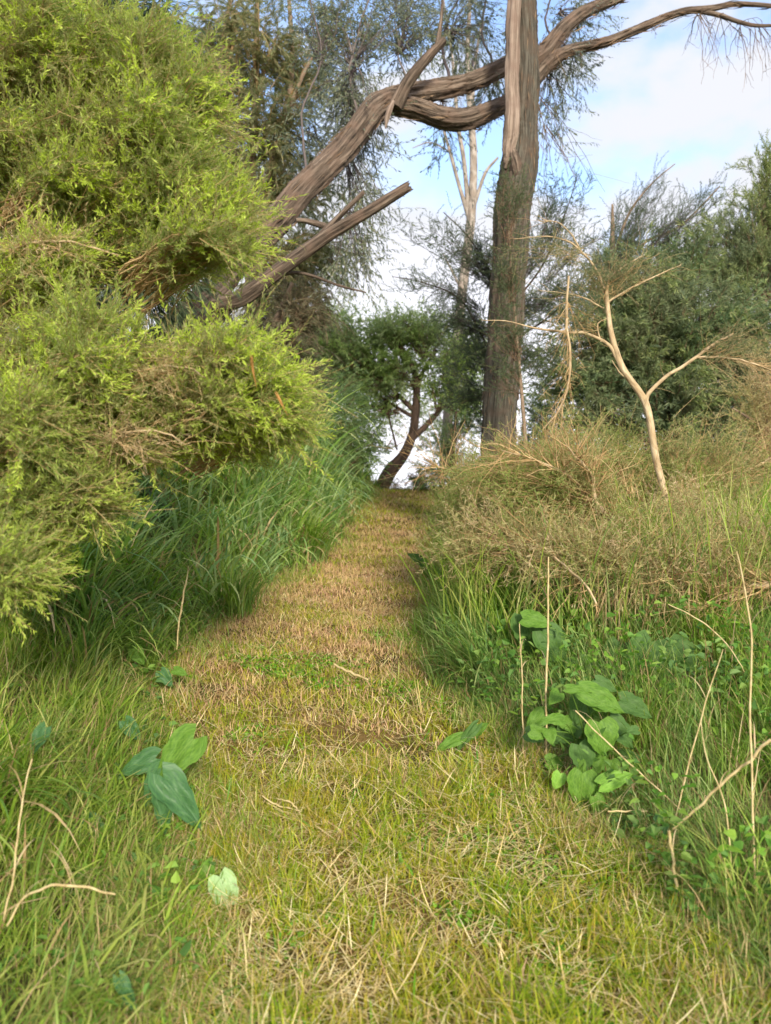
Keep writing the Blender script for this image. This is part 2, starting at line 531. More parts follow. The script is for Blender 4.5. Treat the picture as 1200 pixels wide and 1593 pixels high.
M['orange_leaf'] = leafmat('orange_leaf', [(.55, .30, .09), (.50, .30, .12)], trans=.4, rough=.6)


def broadmat(name, c1, c2, vein, rough=.35):
    m = bpy.data.materials.new(name)
    m.use_nodes = True
    nt = m.node_tree
    nt.nodes.clear()
    N, L = nt.nodes.new, nt.links.new
    o = N('ShaderNodeOutputMaterial')
    a = N('ShaderNodeAttribute'); a.attribute_name = 'bark_co'
    nz = N('ShaderNodeTexNoise'); nz.inputs['Scale'].default_value = 9; nz.inputs['Detail'].default_value = 5
    L(a.outputs['Vector'], nz.inputs['Vector'])
    r = ramp(nt, [(.35, c1), (.65, c2)])
    L(nz.outputs['Fac'], r.inputs[0])
    # bark_co = (across -1..1, along 0..1, vein strength)
    sp = N('ShaderNodeSeparateXYZ'); L(a.outputs['Vector'], sp.inputs[0])
    ab = N('ShaderNodeMath'); ab.operation = 'ABSOLUTE'; L(sp.outputs['X'], ab.inputs[0])
    # side veins: sine of (along*k - |across|*k2)
    m1 = N('ShaderNodeMath'); m1.operation = 'MULTIPLY_ADD'; m1.inputs[1].default_value = -14
    m0 = N('ShaderNodeMath'); m0.operation = 'MULTIPLY'; m0.inputs[1].default_value = 44
    L(sp.outputs['Y'], m0.inputs[0]); L(ab.outputs[0], m1.inputs[0]); L(m0.outputs[0], m1.inputs[2])
    sn = N('ShaderNodeMath'); sn.operation = 'SINE'; L(m1.outputs[0], sn.inputs[0])
    mr = N('ShaderNodeMapRange'); mr.inputs['From Min'].default_value = .93; mr.inputs['From Max'].default_value = 1
    L(sn.outputs[0], mr.inputs['Value'])
    mid = N('ShaderNodeMapRange'); mid.inputs['From Min'].default_value = .06; mid.inputs['From Max'].default_value = .02
    L(ab.outputs[0], mid.inputs['Value'])
    mxm = N('ShaderNodeMath'); mxm.operation = 'MAXIMUM'
    L(mr.outputs[0], mxm.inputs[0]); L(mid.outputs[0], mxm.inputs[1])
    half = N('ShaderNodeMath'); half.operation = 'MULTIPLY'; half.inputs[1].default_value = .3
    L(mxm.outputs[0], half.inputs[0])
    mx = N('ShaderNodeMix'); mx.data_type = 'RGBA'
    L(half.outputs[0], mx.inputs['Factor']); L(r.outputs['Color'], mx.inputs['A'])
    mx.inputs['B'].default_value = (*vein, 1)
    b = N('ShaderNodeBsdfPrincipled'); b.inputs['Roughness'].default_value = rough + .12
    b.inputs['Specular IOR Level'].default_value = .22
    L(mx.outputs['Result'], b.inputs['Base Color'])
    t = N('ShaderNodeBsdfTranslucent'); L(mx.outputs['Result'], t.inputs['Color'])
    ms = N('ShaderNodeMixShader'); ms.inputs['Fac'].default_value = .3
    L(b.outputs[0], ms.inputs[1]); L(t.outputs[0], ms.inputs[2]); L(ms.outputs[0], o.inputs['Surface'])
    bp = N('ShaderNodeBump'); bp.inputs['Strength'].default_value = .4; bp.inputs['Distance'].default_value = .004
    L(mxm.outputs[0], bp.inputs['Height']); L(bp.outputs[0], b.inputs['Normal'])
    return m


M['heart'] = broadmat('heart_leaf', (.075, .17, .02), (.14, .27, .035), (.22, .34, .08), .45)
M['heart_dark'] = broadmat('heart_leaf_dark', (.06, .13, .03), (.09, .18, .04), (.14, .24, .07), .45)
M['heart_lime'] = broadmat('heart_leaf_lime', (.17, .36, .045), (.25, .46, .07), (.36, .52, .15))
M['arum'] = broadmat('arum_leaf', (.05, .13, .05), (.08, .19, .06), (.14, .27, .11), .3)
M['arum_pale'] = broadmat('arum_leaf_pale', (.26, .42, .17), (.38, .54, .25), (.5, .62, .36))

# ------------------------------------------------------------------ terrain
PY = [-6, 0, 1.5, 2.3, 3.3, 4.5, 6.2, 8.0, 10, 12.5, 14.8, 16.2, 18, 21, 30, 60, 150, 600]
PZ = [-.4, -.1, 0.0, 0.1, .33, .60, .82, 1.0, 1.25, 1.66, 2.0, 2.05, 1.85, 1.2, -.5, -3, -8, -20]
CY = [-6, 1.5, 2.3, 3.3, 4.5, 6.2, 8, 10, 15, 18, 600]
CX = [.5, .42, .30, .01, -.58, -.44, -.16, .10, .45, .5, .5]
HW = [.9, .85, .78, .78, .78, .73, .66, .62, .56, .5, .5]


def prof(y):
    yy = np.asarray(y, float)
    r = 0
    for d, wt in ((-.5, .2), (-.25, .2), (0, .2), (.25, .2), (.5, .2)):
        r = r + wt * np.interp(yy + d, PY, PZ)
    return r


def pcx(y):
    return sum(np.interp(np.asarray(y, float) + d, CY, CX) for d in (-.4, 0, .4)) / 3


def phw(y):
    return np.interp(y, CY, HW)


def edge(x, y):
    """signed metres outside the mown path: negative inside; sign of the side in second value"""
    d = x - pcx(y)
    e = np.abs(d) - phw(y) + .10 * n2(x, y, 2.2)
    return e, np.sign(d)


def gz(x, y):
    x = np.asarray(x, float)
    y = np.asarray(y, float)
    e, s = edge(x, y)
    near = smooth((y - 2.0) / 3.0) * smooth((24 - y) / 6)
    rise = np.where(s < 0, .38 + .75 * smooth((y - 5) / 3.5), .30) * smooth(e / np.where(s < 0, 1.1, 1.5)) * near
    rise = rise + np.where(s > 0, .25, .1) * smooth((e - 2) / 4) * near
    far = smooth((np.hypot(x, y) - 25) / 60)
    return prof(y) + rise + .025 * n2(x, y, 3.0) + .6 * far * n2(x, y, .08)


def grid(xs, ys, zoff=0):
    X, Y = np.meshgrid(xs, ys)
    Z = gz(X, Y) + zoff
    ny, nx = X.shape
    V = np.stack([X, Y, Z], -1).reshape(-1, 3)
    i, j = np.meshgrid(np.arange(ny - 1), np.arange(nx - 1), indexing='ij')
    a = i * nx + j
    return V, np.stack([a, a + 1, a + nx + 1, a + nx], -1).reshape(-1, 4)


g = Geo()
xs = np.concatenate([-np.geomspace(900, 9, 26), np.linspace(-8, 8, 200), np.geomspace(9, 900, 26)])
ys = np.concatenate([-np.geomspace(300, 3, 14), np.linspace(-2, 20, 280), np.geomspace(21, 1500, 36)])
V, Q = grid(xs, ys)
g.add(V, Q)
tag(g.build('ground', M['ground'], smooth=True), kind='structure')

g = Geo()
ys = np.linspace(.3, 17.5, 420)
us = np.linspace(-1, 1, 34)
YY, UU = np.meshgrid(ys, us, indexing='ij')
XX = pcx(YY) + UU * (phw(YY) + .10 * n2(pcx(YY) + UU, YY, 2.2) + .05 * n2(UU * 3, YY * 3, 3))
ZZ = gz(XX, YY) + .006
ny, nx = XX.shape
i, j = np.meshgrid(np.arange(ny - 1), np.arange(nx - 1), indexing='ij')
a = i * nx + j
g.add(np.stack([XX, YY, ZZ], -1).reshape(-1, 3), np.stack([a, a + 1, a + nx + 1, a + nx], -1).reshape(-1, 4))
tag(g.build('path', M['path'], smooth=True), kind='structure')


# ------------------------------------------------------------------ trees with their limbs
def pxl(pts):
    """[(px, py, Y, radius_px)] -> [(x,y,z,r)]"""
    return np.array([[*at(a, b, Y), r / F * Y] for a, b, Y, r in pts])


def part_limb(name, mat, parent, pts, **k):
    g = Geo()
    limb(g, pxl(pts), **k)
    return g.build(name, mat, parent, smooth=True, co=True)


def twigs_from(g, pts, n, ln, r=.003, up=.3, spread=.8, K=6):
    """random bare twigs along a limb (x,y,z,r)"""
    C = catmull(pts, 12)[:, :3]
    idx = R.integers(0, len(C), n)
    T = norm(np.gradient(C, axis=0))[idx]
    D = norm(T * .6 + runit(n) * spread + np.array([0, 0, up]))
    side = runit(n) * .35
    l = ln * R.uniform(.4, 1.2, n)
    s = np.linspace(0, 1, K)[None, :, None]
    W = C[idx][:, None] + D[:, None] * l[:, None, None] * s + side[:, None] * l[:, None, None] * s ** 2
    W[:, 1:] += R.normal(0, .012, (n, K - 1, 3)) * l[:, None, None]
    tubes(g, W, np.full((n, 1), r) * np.linspace(1, .3, K)[None], 4)
    return W


# --- big upright stringy-barked trunk
base = at(776, 790, 9.0)
main = thing('upright_tree', 'tall upright stringy barked trunk right of the path, pale dead strip on its upper left', 'tree', (base[0], 9.0, gz(base[0], 9.0) - .1))
MT = [(776, 850, 9, 32), (776, 760, 9, 28.2), (776, 700, 9, 25.4), (780, 600, 9, 25.4), (787, 500, 9, 25.8), (792, 400, 9, 25.4), (799, 320, 9, 27.3), (809, 250, 9, 26.3), (814, 180, 9, 21.6), (816, 100, 9, 20.2), (815, 0, 9, 18.8), (812, -120, 9, 16.9), (808, -300, 9, 14.1)]
part_limb('trunk', M['string_bark'], main, MT, sides=56, m=30, ridge=.08, wob=.05)
part_limb('dead_strip', M['dead_wood'], main, [(786, 262, 8.86, 2), (790, 248, 8.84, 7), (793, 228, 8.84, 10), (796, 190, 8.84, 12), (797, 120, 8.86, 10.5), (799, 40, 8.86, 10.5), (800, -60, 8.86, 10), (800, -200, 8.88, 9)], sides=26, m=14, ridge=.12, wob=.06, jag=.04)
part_limb('branch_scar', M['wattle_bark'], main, [(806, 285, 8.86, 5), (803, 262, 8.83, 9), (799, 243, 8.82, 8), (797, 228, 8.82, 3)], sides=18, m=6, ridge=.25)
g = Geo()                                             # loose fibres of bark on the trunk
n = 900
k = R.integers(0, 120, n)
C = catmull(pxl(MT), 12)
k = k % len(C)
th = R.uniform(0, 6.28, n)
P = C[k, :3] + (C[k, 3] * 1.03)[:, None] * np.stack([np.cos(th), np.sin(th), 0 * th], -1) + R.normal(0, .02, (n, 3)) * [0, 0, 1]
D = np.stack([.12 * np.cos(th), .12 * np.sin(th), -np.ones(n)], -1) + .12 * runit(n)
leaves(g, P, D, R.uniform(.05, .22, n), R.uniform(.004, .012, n), .03)
g.build('loose_bark', M['twig_brown'], main)

# --- leaning wattle that crosses behind the upright trunk
b0 = at(150, 690, 7.6)
lean = thing('leaning_tree', 'big brown tree leaning from the left across behind the upright trunk, forking twice', 'tree', (b0[0], 7.6, gz(b0[0], 7.6) - .1))
LT = [(60, 800, 7.4, 41.8), (150, 665, 7.6, 40), (230, 570, 7.7, 36.5), (300, 500, 7.8, 33.1), (350, 452, 7.9, 27.8)]
part_limb('trunk', M['wattle_bark'], lean, LT, sides=48, m=24, ridge=.09)
LA = [(318, 485, 7.85, 21.2), (365, 415, 7.95, 21.2), (425, 350, 8.1, 21.2), (490, 275, 8.3, 19.6), (545, 215, 8.6, 18.8), (590, 170, 8.8, 18.8), (635, 147, 9.1, 16.5), (690, 138, 9.3, 14.8), (740, 125, 9.5, 13.3), (790, 104, 9.7, 13.3), (840, 85, 9.8, 14.8), (875, 50, 9.9, 11.8), (915, 17, 10, 9.36), (965, -5, 10.1, 7.05), (1030, -40, 10.2, 5.48)]
part_limb('limb', M['wattle_bark'], lean, LA, sides=48, m=24, ridge=.10, wob=.12)
LB = [(610, 165, 8.95, 12.2), (645, 170, 9.0, 14.8), (690, 182, 9.1, 15.7), (735, 184, 9.3, 14.8), (775, 170, 9.5, 13.1), (815, 140, 9.7, 11.3), (850, 102, 9.8, 11.3), (885, 80, 9.8, 7.83), (940, 65, 9.8, 6.96), (1000, 42, 9.8, 6.09), (1060, 20, 9.8, 5.22), (1110, 12, 9.8, 4.35), (1150, 6, 9.8, 3.48), (1230, 12, 9.8, 2.61)]
part_limb('lower_limb', M['wattle_bark'], lean, LB, sides=40, m=22, ridge=.11, wob=.15)
part_limb('side_branch', M['wattle_bark'], lean, [(1085, 16, 9.8, 3.92), (1120, 24, 9.8, 3.65), (1150, 34, 9.8, 3.13), (1180, 40, 9.8, 2.61), (1230, 38, 9.8, 1.74)], sides=10, m=8, ridge=.05)
part_limb('broken_stub', M['wattle_bark'], lean, [(615, 165, 8.8, 11.3), (632, 132, 8.75, 9.57), (652, 105, 8.7, 8.27), (672, 82, 8.7, 6.96), (692, 62, 8.7, 5.22)], sides=20, m=10, ridge=.07, jag=.02)
part_limb('stub_twig', M['wattle_bark'], lean, [(680, 72, 8.7, 4.35), (684, 50, 8.7, 3.13), (687, 25, 8.7, 2.61), (689, -5, 8.7, 1.74)], sides=8, m=6, ridge=.05)
part_limb('dead_branch', M['wattle_bark'], lean, [(335, 475, 7.7, 12), (380, 462, 7.6, 13.5), (420, 432, 7.5, 11.3), (470, 395, 7.45, 10.8), (520, 360, 7.4, 10.1), (575, 328, 7.35, 8.94), (636, 290, 7.3, 7.48)], sides=26, m=14, ridge=.06, jag=.035)
part_limb('dead_fork', M['wattle_bark'], lean, [(492, 375, 7.5, 6.09), (520, 345, 7.45, 4.79), (545, 320, 7.4, 3.92), (566, 299, 7.4, 3.48)], sides=12, m=8, ridge=.06, jag=.012)
part_limb('dead_knob', M['wattle_bark'], lean, [(506, 352, 7.7, 5.22), (478, 344, 7.6, 4.35), (460, 342, 7.55, 3.48)], sides=12, m=6, ridge=.06, jag=.01)
part_limb('dead_spur', M['wattle_bark'], lean, [(425, 430, 7.6, 3.48), (470, 425, 7.6, 2.61), (530, 445, 7.6, 1.91), (570, 455, 7.6, 1.04)], sides=8, m=8, ridge=.03)
# peeling strips under the limbs
g = Geo()
for pts, n in ((LA, 420), (LB, 300), (LT, 160)):
    C = catmull(pxl(pts), 20)
    T = norm(np.gradient(C[:, :3], axis=0))
    k = R.integers(0, len(C) - 1, n)
    u = norm(np.cross(T[k], runit(n)))
    P = C[k, :3] + u * C[k, 3:4] * 1.0
    D = norm(T[k] * R.choice([-1, 1], (n, 1)) + u * .10 + np.array([0, 0, -.15]))
    leaves(g, P, D, R.uniform(.06, .26, n), R.uniform(.006, .020, n), .02)
g.build('peeling_bark', M['twig_brown'], lean)
part_limb('hanging_bark', M['dead_wood'], lean, [(612, 158, 8.55, 3), (606, 172, 8.5, 4.5), (602, 186, 8.5, 4), (600, 200, 8.5, 1)], sides=6, m=5)
# its fine canopy over the top of the picture
SPW = dict(dens=1.1, sprays=6, slen=.42, nleaf=18, ll=.06, lw=.014, br=.006, tw=.0016, lang=.7, ldroop=.5, droop=.15, spread=.9, grav=(0, 0, .05), t0=.3, shell=.5, arch=.05)


def blob(px, py, Y, r, root, nsub, ry=None, rz=None):
    k = Y / F
    rx = r * k
    return (at(px, py, Y), (rx, ry if ry else rx, (rz if rz else r) * k), at(*root), nsub)


g1, g2 = Geo(), Geo()
for lp in ([(560, 200, 8.7, 5), (545, 120, 8.8, 4), (560, 40, 8.9, 3), (600, -60, 9, 2)],
           [(480, 285, 8.3, 4), (470, 180, 8.6, 3), (500, 80, 8.8, 2.5), (470, -40, 9, 2)],
           [(700, 130, 9.4, 5), (690, 60, 9.6, 4), (720, -20, 9.7, 3)],
           [(770, 110, 9.6, 4), (750, 40, 9.7, 3), (770, -60, 9.8, 2.5)],
           [(860, 70, 9.9, 4), (850, 20, 10, 3), (880, -60, 10, 2)],
           [(640, 140, 9.2, 3), (620, 80, 9.4, 2.5), (640, 20, 9.6, 2)]):
    limb(g1, pxl([(a, b, c, d * .5) for a, b, c, d in lp]), sides=6, m=6, wob=.8)
BL = [blob(510, 20, 9.2, 60, (500, 100, 8.9), 22), blob(560, 60, 9.2, 85, (550, 100, 8.9), 44), blob(640, 30, 9.6, 85, (620, 80, 9.4), 38),
      blob(530, 150, 9.0, 60, (550, 110, 8.9), 34), blob(730, 40, 9.8, 70, (700, 50, 9.6), 30), blob(570, 230, 9.1, 55, (545, 150, 9), 28),
      blob(760, 150, 10.4, 50, (770, 110, 9.9), 14), blob(690, 215, 10.4, 45, (690, 150, 9.9), 8), blob(870, 110, 10.2, 60, (860, 60, 9.9), 22), blob(900, 40, 10.3, 50, (870, 20, 10), 16),
      blob(860, 190, 10.2, 45, (855, 110, 10), 9), blob(620, -60, 9.6, 150, (620, 20, 9.6), 26), blob(480, 240, 9.1, 40, (485, 200, 8.7), 9), blob(560, 330, 9.2, 50, (540, 240, 9), 20), blob(550, 420, 9.3, 45, (540, 330, 9), 16)]
crown(BL, SPW, g1, g2)
g1.build('twigs', M['twig_grey'], lean)
g2.build('crown', M['wattle_leaf'], lean)
# bare drooping twigs at the end of the lower limb
for (px, py, ln, n) in ((1088, 18, .50, 9), (1120, 24, .45, 6), (1150, 36, .40, 8), (1180, 42, .36, 8), (900, 78, .12, 3), (840, 150, .9, 6), (850, 200, .6, 5), (1010, 35, .12, 3)):
    g = Geo()
    root = at(px, py, 9.8)
    X = np.repeat(root[None], n, 0) + R.normal(0, .03, (n, 3))
    s = np.linspace(0, 1, 8)[None, :, None]
    D = norm(R.normal(0, .45, (n, 3)) + np.array([.35, 0, -.5]))
    l = (ln * R.uniform(.5, 1.3, n))[:, None, None]
    W = X[:, None] + D[:, None] * l * s + np.array([0, 0, -.45]) * l * s ** 2 + R.normal(0, .012, (n, 8, 3)) * s
    tubes(g, W, np.full((n, 1), .0045) * np.linspace(1, .35, 8)[None], 4)
    for q in range(3):
        k = R.integers(2, 7, n)
        X2 = W[np.arange(n), k]
        D2 = norm(R.normal(0, .5, (n, 3)) + np.array([.1, 0, -.8]))
        W2 = X2[:, None] + D2[:, None] * l * .45 * s + R.normal(0, .008, (n, 8, 3)) * s
        tubes(g, W2, np.full((n, 1), .003) * np.linspace(1, .35, 8)[None], 3)
    g.build('hanging_twigs', M['twig_brown'], lean)

# --- pale gum far behind
b0 = at(700, 720, 17)
gum = thing('pale_gum_tree', 'thin pale barked tree far behind, seen just left of the upright trunk', 'tree', (b0[0], 17, gz(b0[0], 17) - .1))
part_limb('trunk', M['gum_bark'], gum, [(690, 740, 17, 8.25), (700, 620, 17, 8.25), (712, 520, 17, 7.88), (722, 430, 17, 7.5), (733, 340, 17, 7.12), (737, 250, 17, 6), (732, 170, 17, 5.25), (728, 80, 17, 3.75), (735, -60, 17, 2.25)], sides=16, m=10, ridge=.02)
for pts in ([(733, 350, 17, 3.75), (715, 290, 17, 3), (700, 235, 17, 2.55), (690, 200, 17, 1.88)], [(729, 330, 17, 3.75), (722, 250, 17, 3.38), (712, 190, 17, 3), (705, 100, 17, 2.25), (690, 0, 17, 1.5)],
            [(738, 320, 17, 3), (755, 270, 17, 2.62), (775, 245, 17, 1.8)], [(735, 160, 17, 3), (742, 80, 17, 2.25), (760, -20, 17, 1.5)], [(718, 450, 17, 2.25), (700, 415, 17, 1.5), (690, 395, 17, 0.9)],
            [(700, 236, 17, 1.5), (670, 222, 17, 1.12), (642, 230, 17, 0.75)]):
    part_limb('branch', M['gum_bark'], gum, pts, sides=8, m=8)
g1, g2 = Geo(), Geo()
crown([blob(735, 20, 17, 60, (732, 120, 17), 20), blob(700, 120, 17.5, 45, (722, 200, 17), 12), blob(770, 90, 17.5, 45, (738, 180, 17), 12)],
      dict(SPW, slen=.6, ll=.09, lw=.014, sprays=4, nleaf=10), g1, g2)
g1.build('twigs', M['twig_grey'], gum)
g2.build('crown', M['wattle_leaf'], gum)


# --- generic shrubs / trees from blobs
def plant(name, label, cat, basepx, Y, stems, blobs, sp, leaf, twig, stemmat, tip=None, group=None, leafname='foliage', tipname='young_shoots'):
    bx = (basepx - 600) / F * Y
    t = thing(name, label, cat, (bx, Y, float(gz(bx, Y)) - .05), group)
    for s in stems:
        part_limb('stem', stemmat, t, s, sides=10, m=8, ridge=.03)
    g1, g2, g3 = Geo(), Geo(), Geo()
    crown(blobs, sp, g1, g2, g3 if tip else None)
    g1.build('twigs', twig, t)
    g2.build(leafname, leaf, t)
    if tip:
        g3.build(tipname, tip, t)
    return t


def layered(px, py, Y, r, dx, dy, dY):
    """a soft shrub mass as several flattened, tilted sprays at different depths, with gaps between"""
    res = []
    for k in range(5):
        a_ = R.uniform(0, 6.28)
        q = R.uniform(.15, .75) * r
        x, y, yy = px + q * math.cos(a_), py + q * math.sin(a_) * .9, Y + R.uniform(-.18, .42)
        rr = r * R.uniform(.34, .56)
        res.append(blob(x, y, yy, rr, (x + dx * R.uniform(.5, 1.0), y + dy * R.uniform(.5, 1.4), yy + dY * .5), int(4 + r * .15), ry=.16, rz=rr * R.uniform(.32, .6)))
    return res


# near left myrtle shrubs, fine soft leaves, bright tips
SPM = dict(dens=1.5, sprays=10, slen=.19, nleaf=34, ll=.022, lw=.0042, br=.0035, tw=.001, lang=.75, spread=.85, fwd=.8, grav=(.15, -.1, .32), bend=.4, t0=.3, shell=.6, arch=.10, tipfrac=.55, tipt=.64)
UP = [(60, 120, 3.3, 125), (180, 150, 3.3, 100), (270, 165, 3.2, 70), (30, 290, 3.3, 120), (160, 320, 3.3, 110), (275, 320, 3.2, 80), (325, 345, 3.15, 52), (335, 370, 3.15, 44), (15, 30, 3.5, 60), (90, 440, 3.3, 85), (230, 250, 3.25, 60)]
LO = [(50, 600, 3.0, 130), (140, 585, 3.0, 95), (265, 640, 3.0, 76), (365, 600, 3.0, 52), (400, 630, 3.05, 46), (340, 570, 3.0, 42), (60, 720, 2.9, 95), (190, 690, 3.0, 75), (120, 765, 2.85, 48), (15, 830, 2.8, 45), (330, 650, 3.1, 60), (425, 650, 3.2, 48), (395, 675, 3.2, 40), (70, 790, 2.9, 60), (10, 900, 2.75, 35)]
bb = []
for px, py, Y, r in UP:
    bb += layered(px, py, Y, r, -150, 80, .5)
for px, py, rx, ry_ in ((300, 150, 230, 190), (315, 165, 250, 200), (350, 310, 290, 350), (365, 360, 290, 400), (250, 80, 180, 150), (160, 40, 120, 110), (230, 110, 160, 150), (60, 30, 50, 90)):
    bb.append(blob(px, py, 3.2, 34, (rx, ry_, 3.35), 9, ry=.2))
plant('soft_leaved_shrub', 'upper bright green fine leaved shrub filling the top left, beside the path', 'shrub', -120, 3.9,
      [[(-150, 1000, 3.9, 16), (-120, 700, 3.9, 13), (-60, 450, 3.8, 10), (20, 280, 3.7, 7), (110, 150, 3.6, 4), (170, 60, 3.6, 2)],
       [(-120, 700, 3.9, 11), (0, 520, 3.7, 8), (120, 420, 3.6, 6), (240, 340, 3.5, 4), (330, 300, 3.4, 2)],
       [(0, 470, 3.6, 6), (70, 330, 3.4, 5), (150, 260, 3.3, 3), (260, 200, 3.3, 2)]],
      bb, SPM, M['myrtle'], M['twig_tan'], M['stem_bark'], M['myrtle_tip'])
bb = []
for px, py, Y, r in LO:
    bb += layered(px, py, Y, r, -140, 45, .5)
for px, py, rx, ry_ in ((415, 600, 350, 640), (425, 640, 350, 650), (385, 550, 320, 600), (150, 790, 90, 740), (300, 600, 260, 650), (200, 550, 150, 600), (140, 500, 120, 570), (30, 880, 0, 820)):
    bb.append(blob(px, py, 2.95, 30, (rx, ry_, 3.1), 9, ry=.2))
plant('soft_leaved_shrub', 'lower yellow green fine leaved shrub hanging over the long grass on the left', 'shrub', -110, 3.4,
      [[(-150, 1060, 3.4, 16), (-110, 820, 3.4, 12), (0, 700, 3.3, 8), (130, 680, 3.1, 5), (230, 672, 3.0, 3), (330, 680, 3.0, 1.5)],
       [(-110, 820, 3.4, 10), (20, 640, 3.3, 7), (150, 580, 3.2, 5), (260, 560, 3.1, 3), (340, 555, 3.1, 1.6)]],
      bb, SPM, M['myrtle'], M['twig_tan'], M['stem_bark'], M['myrtle_tip'])

for lab, px, py, Y, r in (('brown dead twiggy branch caught in the upper bright shrub', 90, 385, 3.05, 95), ('pale tan tangle of dead twigs in the middle of the lower bright shrub', 270, 580, 2.85, 55), ('long dead brown branch along the underside of the lower bright shrub', 230, 680, 2.85, 60)):
    t = thing('dead_spray', lab, 'dead branch', at(px - 80, py + 30, Y + .2), 'dead branches caught in the bright shrubs')
    part_limb('stem', M['tan_bark'], t, [(px - 120, py + 25, Y + .2, 2.6), (px - 50, py - 5, Y + .05, 2.2), (px + 20, py - 8, Y, 1.6), (px + r, py + 12, Y - .02, .7)], sides=7, m=8, wob=.5)
    g1, g2 = Geo(), Geo()
    crown([blob(px, py, Y, r, (px - 80, py + 20, Y + .1), 13, ry=.1, rz=r * .5)], dict(SPM, dens=1, br=.0022, tw=.0010, nleaf=12, sprays=9, slen=.13, spread=1.3, bend=.8, ll=.02, lw=.0035), g1, g2)
    g1.build('twigs', M['twig_tan'], t)
    g2.build('dead_leaves', M['brush'], t)

# dark fill behind those shrubs, drooping needle foliage
SPN = dict(dens=1.3, sprays=8, slen=.34, nleaf=26, ll=.10, lw=.007, br=.006, tw=.0018, lang=.35, ldroop=.5, droop=.35, spread=.7, fwd=.6, grav=(0, 0, .1), t0=.25, shell=.4, arch=.1)
plant('needle_leaved_tree', 'dark green drooping needle tree behind the bright shrubs at top left', 'tree', 40, 6.6,
      [[(60, 760, 6.6, 24), (80, 500, 6.6, 20), (120, 250, 6.6, 14), (150, 60, 6.6, 9), (170, -100, 6.6, 5)], [(110, 300, 6.6, 9), (220, 150, 6.5, 6), (300, 60, 6.5, 4)]],
      [blob(200, 40, 6.4, 75, (150, 100, 6.6), 34), blob(90, 40, 6.6, 100, (140, 120, 6.6), 50), blob(60, 240, 6.8, 130, (110, 260, 6.6), 60), blob(250, 270, 6.6, 75, (130, 260, 6.6), 34),
       blob(120, 450, 6.8, 130, (100, 400, 6.6), 70), blob(260, 430, 6.7, 70, (130, 400, 6.6), 34), blob(20, 600, 6.6, 140, (80, 600, 6.6), 60), blob(190, 640, 6.8, 110, (90, 640, 6.6), 50), blob(140, 740, 6.3, 110, (90, 680, 6.6), 50)],
      dict(SPN, lw=.009, ll=.12), M['needle_dark'], M['twig_brown'], M['dark_bark'])

# mid-left sheoak: several tan stems and hanging olive needles
Y = 10.8
plant('sheoak', 'many stemmed olive sheoak with drooping needles behind the leaning trunk', 'tree', 400, Y,
      [[(400, 620, Y, 16), (392, 420, Y, 12), (372, 320, Y, 7), (352, 190, Y, 5), (345, 90, Y, 4), (362, -20, Y, 3)],
       [(398, 420, Y, 11), (392, 300, Y - .1, 7), (398, 150, Y, 5), (400, 40, Y, 4), (402, -60, Y, 3)],
       [(400, 430, Y, 10), (415, 320, Y, 8), (440, 200, Y, 5), (455, 100, Y, 4), (450, 0, Y, 3)],
       [(395, 360, Y, 5), (372, 250, Y - .2, 4), (340, 180, Y - .2, 3)],
       [(405, 350, Y, 5), (420, 260, Y - .2, 4), (470, 120, Y - .2, 3), (520, 40, Y - .2, 2)]],
      [blob(410, 60, Y, 70, (400, 140, Y), 30), blob(350, 120, Y, 55, (380, 220, Y), 24), blob(430, 180, Y - .2, 70, (405, 250, Y), 36), blob(350, 30, Y + .3, 60, (355, 120, Y), 22),
       blob(470, 280, Y, 65, (410, 330, Y), 30), blob(370, 260, Y, 60, (390, 330, Y), 24), blob(290, 200, Y + .4, 60, (370, 280, Y), 22), blob(300, 90, Y + .6, 60, (345, 150, Y), 20),
       blob(500, 400, Y, 55, (420, 400, Y), 30), blob(440, 440, Y - .2, 65, (400, 430, Y), 36), blob(480, 90, Y + .3, 60, (450, 180, Y), 22), blob(255, 60, Y + .8, 50, (345, 130, Y), 14)],
      dict(SPN, ll=.13, lw=.011, slen=.42), M['needle_olive'], M['twig_tan'], M['stem_bark'])
plant('sheoak', 'grey brown sheoak with hanging needles below the broken dead branch', 'tree', 430, 9.6,
      [[(330, 800, 9.6, 12), (360, 640, 9.6, 9), (420, 520, 9.6, 6), (455, 440, 9.6, 3)]],
      [blob(440, 510, 9.5, 65, (435, 600, 9.6), 34), blob(490, 465, 9.8, 40, (450, 520, 9.6), 16), blob(450, 580, 9.8, 50, (430, 640, 9.6), 22), blob(380, 560, 9.8, 70, (430, 640, 9.6), 34), blob(330, 520, 10.2, 60, (430, 620, 9.8), 24), blob(300, 620, 10, 90, (420, 700, 9.8), 30)],
      dict(SPN, ll=.11, lw=.009, slen=.36), M['needle_brown'], M['twig_brown'], M['stem_bark'])

